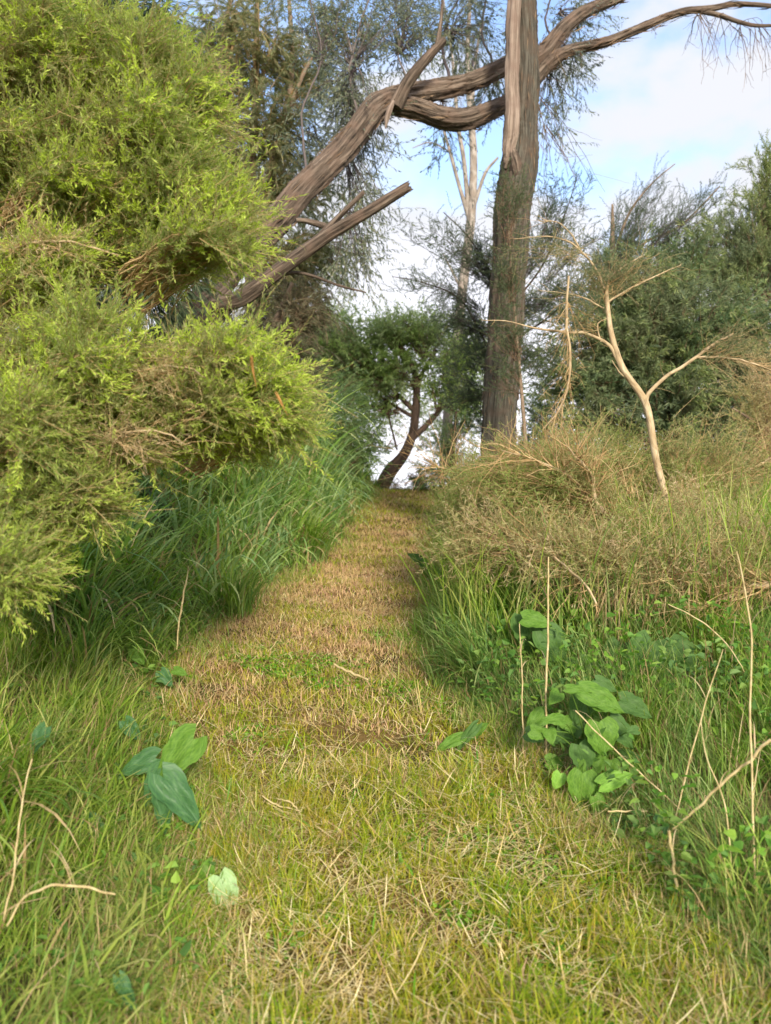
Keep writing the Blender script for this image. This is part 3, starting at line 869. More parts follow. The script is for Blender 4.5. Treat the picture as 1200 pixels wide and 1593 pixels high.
# small dark-trunked tree on the crest, sky through its limbs
Y = 15.5
plant('bush', 'reddish brown dead bush sitting on the crest beside the crooked trunk', 'bush', 655, 14.9,
      [[(655, 790, 14.9, 3), (655, 750, 14.9, 2), (652, 730, 14.9, 1)]],
      [blob(655, 742, 14.9, 36, (655, 775, 14.9), 20, rz=22), blob(610, 755, 15.2, 22, (612, 775, 15.2), 8, rz=14)],
      dict(SPW, slen=.25, ll=.06, lw=.012, nleaf=14, sprays=7), M['needle_brown'], M['twig_brown'], M['dark_bark'])
far = plant('crooked_tree', 'small crooked dark trunked tree with green umbrella crown on the crest of the path', 'tree', 612, Y,
      [[(590, 770, Y, 12), (606, 735, Y, 11), (628, 708, Y, 8.5), (642, 675, Y, 7), (647, 640, Y, 6.5), (648, 600, Y, 5.5), (640, 565, Y, 4), (620, 535, Y, 2.6)],
       [(644, 680, Y, 5), (665, 660, Y, 4.4), (685, 635, Y, 3.6), (695, 600, Y, 3), (700, 560, Y, 3)],
       [(646, 640, Y, 4), (620, 615, Y, 3.6), (595, 590, Y, 3), (560, 570, Y, 2)],
       [(646, 650, Y, 3), (628, 640, Y, 2.8), (600, 622, Y, 2.4), (580, 610, Y, 2)],
       [(648, 605, Y, 4), (660, 575, Y, 3.2), (680, 545, Y, 2.4)],
       [(618, 700, Y, 1.6), (608, 660, Y, 1.4), (600, 625, Y, 1.2)]],
      [blob(530, 540, Y, 60, (575, 580, Y), 30, rz=42), blob(490, 520, Y + .3, 45, (560, 560, Y), 20, rz=24), blob(740, 540, Y + .3, 45, (700, 580, Y), 16, rz=30), blob(580, 600, Y, 60, (620, 620, Y), 14, rz=40), blob(600, 515, Y, 55, (625, 550, Y), 28, rz=22), blob(660, 515, Y, 50, (660, 560, Y), 24, rz=26), blob(710, 560, Y, 40, (690, 590, Y), 20),
       blob(500, 580, Y, 55, (570, 600, Y), 34, rz=44), blob(470, 545, Y, 50, (560, 590, Y), 26, rz=36), blob(555, 640, Y, 40, (600, 640, Y), 8), blob(560, 585, Y, 36, (600, 600, Y), 16), blob(600, 560, Y, 60, (630, 590, Y), 14, rz=36), blob(690, 600, Y, 50, (680, 640, Y), 14, rz=40), blob(630, 570, Y, 55, (645, 600, Y), 12), blob(720, 620, Y, 40, (700, 640, Y), 16), blob(600, 640, Y, 40, (620, 640, Y), 5)],
      dict(SPW, dens=2.1, slen=.45, ll=.10, lw=.026, nleaf=15, sprays=6, ldroop=.2, droop=.05, grav=(0, 0, .15), br=.010), M['far_green'], M['twig_brown'], M['dark_bark'], leafname='crown')
plant('bush', 'dark green bush behind the crest, right of the crooked tree', 'bush', 700, 14.5,
      [[(705, 780, 14.5, 5), (705, 700, 14.5, 4), (710, 640, 14.5, 2)]],
      [blob(700, 690, 14.5, 40, (705, 730, 14.5), 26), blob(725, 650, 14.7, 35, (708, 690, 14.5), 16), blob(672, 735, 14.3, 30, (700, 750, 14.5), 16, rz=24)],
      dict(SPW, slen=.35, ll=.07, lw=.016, nleaf=16, sprays=7), M['green_leaf'], M['twig_brown'], M['dark_bark'])
plant('bush', 'mid green bush on the left bank in front of the sheoaks', 'bush', 520, 12.5,
      [[(500, 780, 12.5, 6), (505, 700, 12.5, 5), (510, 640, 12.5, 2)]],
      [blob(500, 650, 12.5, 60, (505, 710, 12.5), 34), blob(550, 670, 12.5, 36, (510, 720, 12.5), 30), blob(580, 700, 12.8, 26, (530, 740, 12.5), 14), blob(480, 600, 12.5, 50, (505, 680, 12.5), 24), blob(440, 640, 12.5, 60, (490, 710, 12.5), 26), blob(540, 610, 13, 30, (510, 660, 12.5), 12)],
      dict(SPW, slen=.4, ll=.08, lw=.018, nleaf=16, sprays=7, ldroop=.4), M['green_leaf'], M['twig_brown'], M['dark_bark'])
plant('bush', 'small light green bush seen between the upright trunk and the tan sapling', 'bush', 850, 13,
      [[(850, 780, 13, 5), (850, 700, 13, 4), (848, 640, 13, 2)]],
      [blob(840, 630, 13, 40, (850, 690, 13), 20), blob(870, 670, 13, 40, (852, 720, 13), 20), blob(820, 690, 13, 40, (848, 730, 13), 18), blob(860, 580, 13, 30, (850, 640, 13), 6)],
      dict(SPW, slen=.35, ll=.07, lw=.018, nleaf=16, sprays=7), M['green_leaf'], M['twig_brown'], M['dark_bark'])
plant('far_tree', 'pale olive tree top far beyond the crest, left of the pale trunk', 'tree', 480, 24,
      [[(500, 800, 24, 5), (510, 600, 24, 4), (520, 520, 24, 3)]],
      [blob(600, 640, 24, 70, (560, 690, 24), 12), blob(690, 640, 24, 70, (600, 700, 24), 16), blob(760, 600, 24, 70, (650, 700, 24), 16), blob(640, 570, 24, 60, (590, 650, 24), 12), blob(510, 500, 24, 45, (515, 560, 24), 22), blob(450, 480, 24, 50, (505, 560, 24), 20), blob(560, 560, 24, 40, (515, 580, 24), 10)],
      dict(SPW, slen=.7, ll=.14, lw=.035, nleaf=14, sprays=7), M['hedge_olive'], M['twig_brown'], M['dark_bark'])

# feathery grey-green sprays round the upright trunk
SPF = dict(dens=1.9, sprays=9, slen=.19, nleaf=26, ll=.034, lw=.0055, br=.003, tw=.0013, lang=.7, spread=1.0, fwd=.6, grav=(0, 0, .2), bend=.3, t0=.15, shell=.4, arch=.08)
Y = 9.7
plant('feathery_tree', 'feathery grey green sapling with open sprays growing round the upright trunk', 'tree', 765, Y,
      [[(770, 790, Y, 8), (765, 600, Y, 7), (775, 450, Y, 5), (780, 330, Y, 3)],
       [(768, 560, Y, 1.8), (720, 470, Y, 1.4), (660, 440, Y, 0.9), (610, 430, Y, 0.45)],
       [(772, 500, Y, 1.8), (840, 420, Y, 1.4), (880, 330, Y, 0.9), (900, 270, Y, 0.45)],
       [(775, 440, Y, 1.4), (730, 370, Y, 1.1), (690, 330, Y, 0.63)],
       [(770, 540, Y, 1.8), (830, 510, Y, 1.4), (870, 480, Y, 0.9)]],
      [blob(690, 360, Y, 55, (755, 430, Y), 12, rz=40), blob(740, 395, Y, 45, (770, 450, Y), 22, rz=30), blob(660, 430, Y, 60, (745, 480, Y), 12, rz=36), blob(700, 480, Y, 60, (760, 520, Y), 26, rz=36), blob(730, 540, Y, 55, (765, 580, Y), 24, rz=40),
       blob(880, 300, Y, 45, (840, 400, Y), 16, rz=50), blob(850, 370, Y, 45, (810, 440, Y), 16), blob(920, 370, Y, 40, (850, 440, Y), 10), blob(860, 460, Y, 55, (790, 510, Y), 22, rz=45), blob(850, 540, Y, 50, (785, 560, Y), 18), blob(910, 440, Y, 45, (830, 480, Y), 12), blob(700, 600, Y, 45, (765, 620, Y), 16), blob(620, 350, Y, 30, (740, 430, Y), 4), blob(740, 640, Y + .3, 40, (765, 660, Y), 12)],
      SPF, M['needle_dark'], M['twig_grey'], M['dark_bark'])
plant('feathery_tree', 'low feathery sprig with yellow green needles hanging in front of the upright trunk', 'sapling', 800, 8.2,
      [[(830, 850, 8.2, 4), (815, 650, 8.2, 3), (800, 480, 8.2, 2.4), (790, 330, 8.2, 1.4)]],
      [blob(795, 300, 8.2, 34, (792, 380, 8.2), 15, rz=30), blob(790, 400, 8.2, 38, (798, 470, 8.2), 16, rz=50), blob(790, 500, 8.2, 40, (805, 560, 8.2), 16, rz=50), blob(780, 580, 8.2, 34, (810, 610, 8.2), 8)],
      dict(SPF, slen=.24, sprays=6), M['needle_dark'], M['twig_brown'], M['stem_bark'])

# right hand shrubs
Y = 10.9
plant('feathery_shrub', 'slender feathery shrub with a bare grey tip and long sprigs against the sky', 'shrub', 948, Y,
      [[(940, 760, Y, 7), (946, 560, Y, 6), (950, 430, Y, 5), (953, 370, Y, 4), (953, 318, Y, 1.6)], [(950, 440, Y, 3), (1000, 380, Y, 2), (1060, 350, Y, 1.6), (1120, 290, Y, 1)], [(950, 420, Y, 3), (975, 340, Y, 2), (1010, 290, Y, 1.2), (1050, 255, Y, .8)]],
      [blob(950, 400, Y, 34, (949, 450, Y), 22), blob(980, 330, Y, 34, (962, 400, Y), 12, rz=50), blob(1010, 300, Y, 40, (980, 380, Y), 10, rz=36), blob(1080, 330, Y, 50, (1010, 390, Y), 14, rz=36), blob(1100, 300, Y, 36, (1040, 370, Y), 6, rz=22), blob(1000, 370, Y, 36, (955, 430, Y), 14), blob(930, 450, Y, 36, (946, 500, Y), 18)],
      dict(SPF, slen=.26, sprays=8, spread=.7, grav=(.15, 0, .35)), M['needle_dark'], M['twig_grey'], M['stem_bark'])
SPH = dict(dens=1.25, sprays=9, slen=.30, nleaf=26, ll=.07, lw=.016, br=.006, tw=.002, lang=.8, spread=.8, fwd=.7, grav=(0, -.1, .3), bend=.2, t0=.25, shell=.35, arch=.1)
Y = 11.5
plant('tall_bush', 'tall olive green bush rising at the right edge against the sky', 'bush', 1180, Y,
      [[(1180, 760, Y, 12), (1185, 500, Y, 9), (1190, 300, Y, 4)]],
      [blob(1190, 300, Y, 40, (1188, 400, Y), 30, rz=60), blob(1140, 370, Y, 60, (1180, 460, Y), 46), blob(1200, 400, Y, 70, (1190, 470, Y), 50), blob(1090, 400, Y, 50, (1160, 470, Y), 34), blob(1260, 350, Y, 80, (1200, 420, Y), 36), blob(1195, 240, Y, 18, (1190, 300, Y), 6, rz=40), blob(1130, 470, Y, 70, (1170, 540, Y), 44)],
      dict(SPH, ll=.06, lw=.011, nleaf=30), M['hedge_olive'], M['twig_brown'], M['stem_bark'])
Y = 10.2
plant('broad_bush', 'wide dark green bush behind the bare tan sapling', 'bush', 1040, Y,
      [[(1040, 800, Y, 12), (1045, 620, Y, 9), (1050, 500, Y, 4)]],
      [blob(1060, 500, Y, 75, (1045, 600, Y), 56), blob(1150, 520, Y, 75, (1060, 600, Y), 56), blob(980, 500, Y, 55, (1035, 600, Y), 36), blob(940, 560, Y, 60, (1030, 640, Y), 40), blob(1040, 610, Y, 80, (1045, 680, Y), 56), blob(1170, 620, Y, 80, (1070, 680, Y), 50), blob(900, 640, Y, 60, (1020, 700, Y), 40), blob(905, 500, Y, 50, (1000, 600, Y), 26), blob(880, 570, Y, 45, (1000, 640, Y), 26), blob(1060, 380, 11, 55, (1050, 520, 11), 30), blob(1240, 560, Y, 70, (1080, 640, Y), 30), blob(1100, 680, Y, 90, (1050, 740, Y), 40), blob(960, 440, Y + .3, 45, (1030, 560, Y), 24), blob(1020, 430, Y + .3, 50, (1040, 540, Y), 26)],
      dict(SPH, ll=.085, lw=.013, ldroop=.4, droop=.15), M['hedge_leaf'], M['twig_brown'], M['dark_bark'], M['hedge_olive'])
plant('twiggy_shrub', 'greyish twiggy shrub half out of frame below the tall bush at the right edge', 'shrub', 1215, 7.0,
      [[(1230, 900, 7, 8), (1225, 700, 7, 6), (1215, 560, 7, 3)], [(1222, 690, 7, 3), (1180, 660, 7, 2.4), (1140, 635, 7, 1.4)]],
      [blob(1190, 590, 7, 50, (1220, 680, 7), 16), blob(1200, 690, 7, 50, (1225, 760, 7), 18), blob(1160, 640, 7, 40, (1220, 700, 7), 8)],
      dict(SPF, slen=.28), M['brush'], M['twig_tan'], M['stem_bark'])

# --- tan bare sapling on the right bank
Y = 5.6
b0 = at(1056, 850, Y)
sap = thing('bare_sapling', 'slender bare sapling with smooth tan bark standing in the brushwood on the right', 'sapling', (b0[0], Y, gz(b0[0], Y)))
part_limb('trunk', M['tan_bark'], sap, [(a, b, c, d * .64) for a, b, c, d in [(1075, 960, Y, 10), (1052, 835, Y, 9), (1040, 790, Y, 8.6), (1025, 730, Y, 8.4), (1014, 670, Y, 8.4), (1004, 628, Y, 8.6), (982, 592, Y, 8), (964, 562, Y, 7.6), (952, 520, Y, 6.6), (945, 480, Y, 5.8), (943, 452, Y, 5)]], sides=18, m=10, ridge=.03, wob=.15)
SB = [[(1004, 626, Y, 6), (1012, 608, Y, 5), (1040, 584, Y, 4.4), (1080, 558, Y, 4), (1110, 536, Y, 3.4), (1140, 519, Y, 2.4)],
      [(1085, 556, Y, 3), (1120, 556, Y - .05, 2.8), (1160, 562, Y - .1, 2.4), (1205, 578, Y - .1, 2)],
      [(962, 562, Y, 5), (945, 535, Y, 4.2), (915, 520, Y, 4), (880, 516, Y, 3.4), (840, 512, Y, 2.4), (790, 500, Y, 1.4), (750, 498, Y, .8)],
      [(944, 460, Y, 3.4), (950, 432, Y, 2.8), (975, 412, Y, 2), (1000, 398, Y, 1.2)],
      [(946, 470, Y, 3), (975, 452, Y, 2.4), (1015, 432, Y, 2), (1060, 412, Y, 1)],
      [(942, 455, Y, 3.6), (928, 420, Y, 3), (905, 392, Y, 2.6), (885, 376, Y, 2.2), (850, 368, Y, 1.6), (800, 372, Y, 1)],
      [(905, 392, Y, 2), (890, 366, Y, 1.8), (868, 346, Y, 1.4), (840, 344, Y, .9)],
      [(940, 480, Y, 2.2), (905, 462, Y, 1.8), (870, 455, Y, 1.2), (840, 452, Y, .8)],
      [(984, 595, Y, 2), (965, 580, Y, 1.6), (952, 560, Y, 1)], [(935, 532, Y, 2), (930, 505, Y, 1.5), (945, 495, Y, 1)]]
for s in SB:
    part_limb('branch', M['tan_bark'], sap, [(a, b, c, d * .62) for a, b, c, d in s], sides=9, m=8, ridge=.02, wob=.2)
g = Geo()
for s in SB[:8]:
    W = twigs_from(g, pxl(s), 8, .15, .0014)
    twigs_from(g, pxl(s), 5, .28, .0011)
W = twigs_from(g, pxl(SB[1]), 26, .45, .0014, up=-.15, spread=.35)
W = twigs_from(g, pxl([(1120, 556, Y, 1), (1200, 578, Y, 1), (1260, 600, Y, 1)]), 44, .4, .0013, up=-.05, spread=.35)
g1, g2 = g, Geo()
crown([blob(930, 420, Y, 45, (943, 460, Y), 12, rz=36), blob(1000, 415, Y, 50, (950, 455, Y), 8, rz=20), blob(1160, 540, Y, 60, (1100, 550, Y), 12, rz=40), blob(880, 480, Y, 45, (930, 510, Y), 7), blob(850, 400, Y, 60, (905, 400, Y), 8, rz=30)],
      dict(SPF, slen=.14, ll=.028, lw=.0036, br=.0014, tw=.0007, sprays=6, nleaf=26, bend=.6, spread=1.2), g1, g2)
g1.build('twigs', M['twig_tan'], sap)
g2.build('foliage', M['needle_olive'], sap)

# --- dry sprig hanging from the sapling's left branch
hang = thing('hanging_dead_sprig', 'dry tan sprig of bare twigs hanging down between the upright trunk and the sapling', 'dead branch', at(884, 600, 5.4))
part_limb('stem', M['tan_bark'], hang, [(884, 430, 5.4, 1.6), (882, 500, 5.4, 2.2), (887, 560, 5.4, 2), (884, 600, 5.4, 1.6), (868, 640, 5.4, 1.2), (845, 668, 5.4, .8)], sides=7, m=8, wob=.3)
g = Geo()
HP = pxl([(884, 470, 5.4, 1), (885, 540, 5.4, 1), (884, 600, 5.4, 1), (865, 645, 5.4, 1)])
for n, ln in ((26, .28), (34, .16)):
    C = catmull(HP, 12)[:, :3]
    idx = R.integers(0, len(C), n)
    D = norm(R.normal(0, .5, (n, 3)) + np.array([-.25, 0, -.75]))
    l = ln * R.uniform(.5, 1.3, n)
    s = np.linspace(0, 1, 6)[None, :, None]
    W = C[idx][:, None] + D[:, None] * l[:, None, None] * s + np.array([0, 0, -.3]) * l[:, None, None] * s ** 2
    tubes(g, W, np.full((n, 1), .0018) * np.linspace(1, .4, 6)[None], 4)
    for q in range(4):
        k = R.integers(1, 6, n)
        D2 = norm(R.normal(0, .5, (n, 3)) + np.array([-.1, 0, -.8]))
        W2 = W[np.arange(n), k][:, None] + D2[:, None] * (l * .35)[:, None, None] * s
        tubes(g, W2, np.full((n, 1), .0012) * np.linspace(1, .4, 6)[None], 3)
g.build('twigs', M['twig_tan'], hang)


# --- fallen brushwood on the right bank: each branch a thing
def fallen(label, pts, nt_, ln, blobs, mat=None):
    t = thing('fallen_branch', label, 'dead branch', at(*pts[0][:3]), 'dead branches lying on the right bank')
    part_limb('stem', M['tan_bark'], t, pts, sides=9, m=8, ridge=.03, wob=.3)
    g = Geo()
    W = twigs_from(g, pxl(pts), int(nt_ * 1.7), ln, .0042, up=.1, spread=.85)
    n = len(W)
    for q in range(4):                            # second order twigs
        k = R.integers(1, 6, n)
        X = W[np.arange(n), k]
        T = norm(W[:, 5] - W[:, 0])
        D = norm(T + runit(n) * .6)
        l = ln * R.uniform(.3, .7, n)
        s = np.linspace(0, 1, 5)[None, :, None]
        W2 = X[:, None] + D[:, None] * l[:, None, None] * s + runit(n)[:, None] * .25 * l[:, None, None] * s ** 2
        tubes(g, W2, np.full((n, 1), .0016) * np.linspace(1, .4, 5)[None], 3)
    g2 = Geo()
    blobs = blobs + [(b[0] + R.uniform(-.8, .8) * b[3], b[1] - R.uniform(.1, .7) * b[3], b[2] + .1, b[3] * .4, b[4], 3, b[3] * .5) for b in blobs for _ in range(2)]
    crown([blob(*b[:4], b[4], b[5], rz=b[6]) for b in blobs], dict(SPF, dens=1.5, slen=.22, ll=.040, lw=.006, br=.0034, tw=.0015, sprays=8, nleaf=18, grav=(-.2, 0, .15), lang=.9, spread=1.1, bend=.6, shell=.45), g, g2)
    g.build('twigs', M['twig_tan'], t)
    g2.build('needles', mat or M['brush' if len(label) % 3 == 0 else 'brush_green'], t)
    return t


fallen('long forked tan dead branch lying across the brushwood, left of the sapling base', [(985, 842, 5.1, 4), (955, 812, 5.1, 3.6), (930, 790, 5.1, 3.2), (890, 745, 5.1, 2.2), (845, 720, 5.1, 1.4), (780, 700, 5.1, .8)], 40, .4,
       [(850, 770, 5.2, 90, (950, 810, 5.2), 22, 40), (760, 740, 5.3, 70, (900, 770, 5.2), 20, 36)])
fallen('short upright dead branch curving left above the brushwood', [(940, 800, 5.0, 3.4), (925, 770, 5.0, 3), (920, 735, 5.0, 2.4), (900, 715, 5.0, 1.8), (880, 690, 5.0, 1)], 26, .22,
       [(900, 740, 5.2, 60, (930, 790, 5.1), 12, 36)])
fallen('bleached dead branch with fanned pale twigs at the right edge', [(1215, 905, 4.4, 7), (1170, 915, 4.4, 4.4), (1130, 930, 4.4, 2.6), (1090, 945, 4.4, 1.4)], 46, .24,
       [(1130, 890, 4.7, 80, (1200, 900, 4.6), 26, 36)])
fallen('grey green needled branch lying in front of the sapling', [(1090, 880, 4.9, 5), (1000, 880, 4.8, 4), (900, 870, 4.7, 3), (800, 850, 4.8, 2)], 50, .35,
       [(1000, 880, 4.7, 95, (1070, 880, 4.8), 34, 42), (880, 880, 4.7, 90, (980, 880, 4.7), 34, 40), (780, 850, 4.9, 70, (880, 870, 4.8), 24, 36), (940, 840, 5, 80, (1050, 850, 5), 24, 36), (1080, 850, 5, 70, (1110, 870, 5), 20, 36)])
fallen('brown brushwood branch pointing left against the foot of the upright trunk', [(880, 800, 6.4, 4), (800, 770, 6.4, 3.4), (720, 740, 6.4, 2.4), (680, 725, 6.4, 1.4)], 50, .38,
       [(740, 760, 6.3, 80, (830, 780, 6.4), 26, 36), (820, 770, 6.5, 80, (880, 790, 6.4), 20, 36), (720, 800, 6.0, 60, (800, 800, 6.2), 22, 36)])
fallen('olive brushwood branch behind the sapling, reaching the right edge', [(1020, 800, 6.6, 4), (1080, 770, 6.6, 3.4), (1150, 740, 6.6, 3), (1220, 700, 6.6, 2)], 50, .4,
       [(1100, 740, 6.6, 90, (1040, 780, 6.6), 30, 50), (1190, 760, 6.4, 80, (1100, 780, 6.5), 26, 50), (980, 730, 6.8, 80, (1010, 790, 6.7), 24, 44), (880, 710, 7, 70, (960, 760, 7), 20, 36), (1150, 830, 5.8, 80, (1080, 830, 6), 26, 40)], M['brush_green'])
fallen('broad heap of green needled brushwood overhanging the dark hollow at the right', [(1180, 900, 4.7, 4), (1090, 900, 4.6, 3.4), (990, 905, 4.5, 2.6), (900, 900, 4.5, 1.6)], 60, .35,
       [(1090, 900, 4.6, 80, (1150, 900, 4.7), 30, 36), (980, 905, 4.5, 70, (1060, 900, 4.6), 26, 32), (860, 870, 4.6, 70, (960, 880, 4.6), 26, 36), (740, 850, 5.0, 60, (840, 850, 4.8), 22, 40), (1170, 850, 4.9, 70, (1200, 870, 5), 26, 36), (1040, 800, 5.6, 90, (1100, 850, 5.4), 30, 36)])
fallen('high heap of olive brushwood between the upright trunk and the sapling', [(960, 780, 6, 4), (880, 740, 6, 3), (800, 725, 6.1, 2)], 50, .35,
       [(860, 725, 6.1, 80, (930, 770, 6), 26, 36), (780, 740, 6.2, 60, (860, 760, 6.1), 20, 30), (960, 700, 6.6, 80, (980, 770, 6.3), 24, 36), (1080, 700, 6.8, 90, (1060, 780, 6.4), 26, 36)], M['brush_green'])
fallen('thin grey dead stick slanting down the face of the brushwood', [(862, 866, 4.5, 1.6), (890, 890, 4.4, 2), (915, 915, 4.3, 2), (928, 940, 4.25, 1.4)], 4, .1, [(880, 890, 4.5, 20, (900, 900, 4.5), 1, 10)])

# ------------------------------------------------------------------ ground cover
def scatter(n, x0, x1, y0, y1, ok):
    """n random points in the box that pass ok(x, y); more towards the near side"""
    xs, ys = [], []
    got = 0
    for _ in range(60):
        x = R.uniform(x0, x1, n)
        y = R.uniform(y0, y1, n)
        k = ok(x, y)
        xs.append(x[k]); ys.append(y[k])
        got += k.sum()
        if got >= n:
            break
    x = np.concatenate(xs)[:n]
    y = np.concatenate(ys)[:n]
    return np.stack([x, y, gz(x, y) - .005], -1)


def inview(x, y, m=.15):
    return np.abs(x) < (y * 600 / F + .25 + m)


def tall(g, P, l0, l1, w0, w1, lean=.25, curl=1.0, az0=None, azs=3.2, segs=5, twist=.6):
    n = len(P)
    az = R.uniform(-np.pi, np.pi, n) if az0 is None else az0 + R.normal(0, azs, n)
    ln = R.uniform(l0, l1, n)
    blades(g, P, ln, R.uniform(w0, w1, n), az, np.abs(R.normal(0, lean, n)), R.uniform(.2, 1.5, n) * curl, segs, twist=twist)


# mown grass on the path: green blades, tan stubble, clippings, clover
g, h = Geo(), Geo()
for (n, y0, y1, l0, l1, w) in ((38000, 1.9, 3.6, .025, .11, .0042), (38000, 3.6, 6.2, .025, .08, .005), (34000, 6.2, 10, .03, .075, .006), (22000, 10, 17.4, .03, .085, .009)):
    P = scatter(n, -2.6, 2.6, y0, y1, lambda x, y: (edge(x, y)[0] < .12) & inview(x, y) & (n2(x, y + 4, 9.0) * np.clip(1.6 - y / 4, .1, 1) + R.normal(0, .4, len(x)) > -.25))
    # how green: more near the camera, tan patch across the middle and by the edges
    t = .97 - .68 * smooth((P[:, 1] - 3.3) / 2.2) + .22 * smooth((P[:, 1] - 9) / 4) + .42 * n2(P[:, 0], P[:, 1], 3.6)
    gr = R.uniform(0, 1, len(P)) < t
    for gg, k, ls in ((g, gr, 1.0), (h, ~gr, .95)):
        Pk = P[k]
        m = len(Pk)
        cl = np.clip(.9 + .45 * np.clip(1.6 - Pk[:, 1] / 4, .1, 1) * n2(Pk[:, 0], Pk[:, 1] + 4, 9.0), .3, 1.7)
        blades(gg, Pk, R.uniform(l0, l1 * 1.25, m) * ls * cl, R.uniform(.6, 1.3, m) * w, R.uniform(-3.14, 3.14, m), np.abs(R.normal(.6, .4, m)), R.uniform(0, 1.3, m), 3, twist=.8)
tag(g.build('mown_grass', M['lawn']), 'short yellow green mown grass growing along the path', 'grass', kind='stuff')
tag(h.build('dry_stubble', M['stubble']), 'dry reddish tan stubble between the green on the path', 'grass', kind='stuff')
g = Geo()
for (n, y0, y1, l0, l1, w) in ((12000, 1.9, 3.6, .03, .22, .0032), (9000, 3.6, 6.5, .03, .16, .0038), (6000, 6.5, 14, .04, .14, .005)):
    P = scatter(n, -2.6, 2.6, y0, y1, lambda x, y: (edge(x, y)[0] < .2) & inview(x, y) & (n2(x, y, 3.4) + R.uniform(-1, 1, len(x)) > -.2))
    P[:, 2] += R.uniform(.008, .05, len(P))
    m = len(P)
    blades(g, P, R.uniform(l0, l1, m) * R.uniform(.5, 1, m), R.uniform(.6, 1.4, m) * w, R.uniform(-3.14, 3.14, m), R.normal(1.45, .18, m), R.normal(0, .5, m), 5, twist=.3)
P = scatter(800, -1.6, 2.2, 1.95, 4.2, lambda x, y: (edge(x, y)[0] < .25) & inview(x, y))
P[:, 2] += R.uniform(.02, .06, len(P))
m = len(P)
blades(g, P, R.uniform(.09, .28, m), R.uniform(.003, .0055, m), R.uniform(-3.14, 3.14, m), R.normal(1.35, .2, m), R.normal(.2, .5, m), 6, twist=.4)
tag(g.build('straw_clippings', M['straw']), 'pale straw clippings strewn over the mown path', 'straw', kind='stuff')
g = Geo()
P = scatter(16000, -2.2, 2.4, 1.9, 5.5, lambda x, y: (edge(x, y)[0] < .5) & inview(x, y) & (n2(x + 9, y, 4.0) > .35 - .4 * (x > .3)))
P[:, 2] += R.uniform(.01, .04, len(P))
leaves6(g, P, runit(len(P)) * [1, 1, .35], R.uniform(.010, .028, len(P)), R.uniform(.009, .024, len(P)), .1)
P = scatter(900, -1.6, 2.2, 1.95, 3.8, lambda x, y: (edge(x, y)[0] < .3) & inview(x, y))
m = len(P)
blades(g, P, R.uniform(.05, .16, m), R.uniform(.005, .010, m), R.uniform(-3.14, 3.14, m), R.normal(.9, .3, m), R.uniform(.1, 1.2, m), 6, twist=.4)
tag(g.build('clover', M['clover']), 'small round clover leaves in patches among the mown grass', 'clover', kind='stuff')

# longer tufts straggling over both edges of the path and in patches on it
g, h = Geo(), Geo()
for (n, y0, y1, w) in ((16000, 1.9, 4.0, .0035), (12000, 4.0, 7.5, .005), (9000, 7.5, 16, .009)):
    P = scatter(n, -3, 3, y0, y1, lambda x, y: (edge(x, y)[0] + .22 * n2(x + 3, y, 5.5) + R.normal(0, .06, len(x)) > -.12) & (edge(x, y)[0] < .45) & inview(x, y))
    m = len(P)
    k = R.uniform(0, 1, m) < .66
    for gg, kk in ((g, k), (h, ~k)):
        q = kk.sum()
        blades(gg, P[kk], R.uniform(.05, .17, q) * (1 + .25 * n2(P[kk, 0], P[kk, 1], 6)), R.uniform(.6, 1.3, q) * w, R.uniform(-3.14, 3.14, q), np.abs(R.normal(.35, .3, q)), R.uniform(.2, 1.7, q), 4, twist=.6)
tag(g.build('edge_tufts', M['near_grass']), 'ragged green tufts straggling over both edges of the mown path', 'grass', kind='stuff')
tag(h.build('edge_straw', M['dead_grass']), 'tan grass ends mixed into the ragged edges of the path', 'grass', kind='stuff')

# tall grass, left bank
g, h = Geo(), Geo()
okL = lambda x, y: (edge(x, y)[1] < 0) & (edge(x, y)[0] > .02) & (edge(x, y)[0] < 4.5) & inview(x, y, .3) & (n2(x + 2, y, 4.5) + R.normal(0, .35, len(x)) > -.15)
for (n, y0, y1, l0, l1, w0, w1) in ((6500, 4.3, 6.5, .30, .95, .008, .022), (7500, 6.5, 9.5, .35, 1.2, .011, .028), (8000, 9.5, 16, .35, .9, .014, .03)):
    P = scatter(n, -7, .6, y0, y1, okL)
    e = edge(P[:, 0], P[:, 1])[0]
    f = (.35 + .65 * smooth(e / .55)) * np.clip(.85 + .4 * n2(P[:, 0] + 2, P[:, 1], 4.5), .35, 1.4)
    m = len(P)
    tanb = R.uniform(0, 1, m) < .12
    for gg, k in ((g, ~tanb), (h, tanb)):
        mm = k.sum()
        az = R.normal(-.5, 1.9, mm)
        blades(gg, P[k], R.uniform(l0, l1, mm) * f[k], R.uniform(w0, w1, mm), az, np.abs(R.normal(.15, .28, mm)), R.uniform(.5, 2.7, mm), 7, twist=.8)
P = scatter(5200, -7, .6, 4.6, 13.5, lambda x, y: okL(x, y) & (edge(x, y)[0] > .12))
e = edge(P[:, 0], P[:, 1])[0]
m = len(P)
gr = Geo()
blades(gr, P, R.uniform(.6, 1.35, m) * (.5 + .5 * smooth(e / .6)) * (1 + .35 * smooth((P[:, 1] - 6.5) / 2.5)), R.uniform(.014, .032, m), R.normal(-.5, 1.5, m), np.abs(R.normal(.15, .2, m)), R.uniform(1.0, 2.7, m), 9, twist=.6)
tag(gr.build('reeds', M['reed']), 'broad arching reed blades standing through the grass of the left bank', 'reeds', kind='stuff')
tag(g.build('tall_grass', M['tall_grass']), 'tall arching dark green grass covering the left bank', 'grass', kind='stuff')
tag(h.build('dead_grass_blades', M['dead_grass']), 'scattered tan dead blades standing in the tall grass of the left bank', 'grass', kind='stuff')

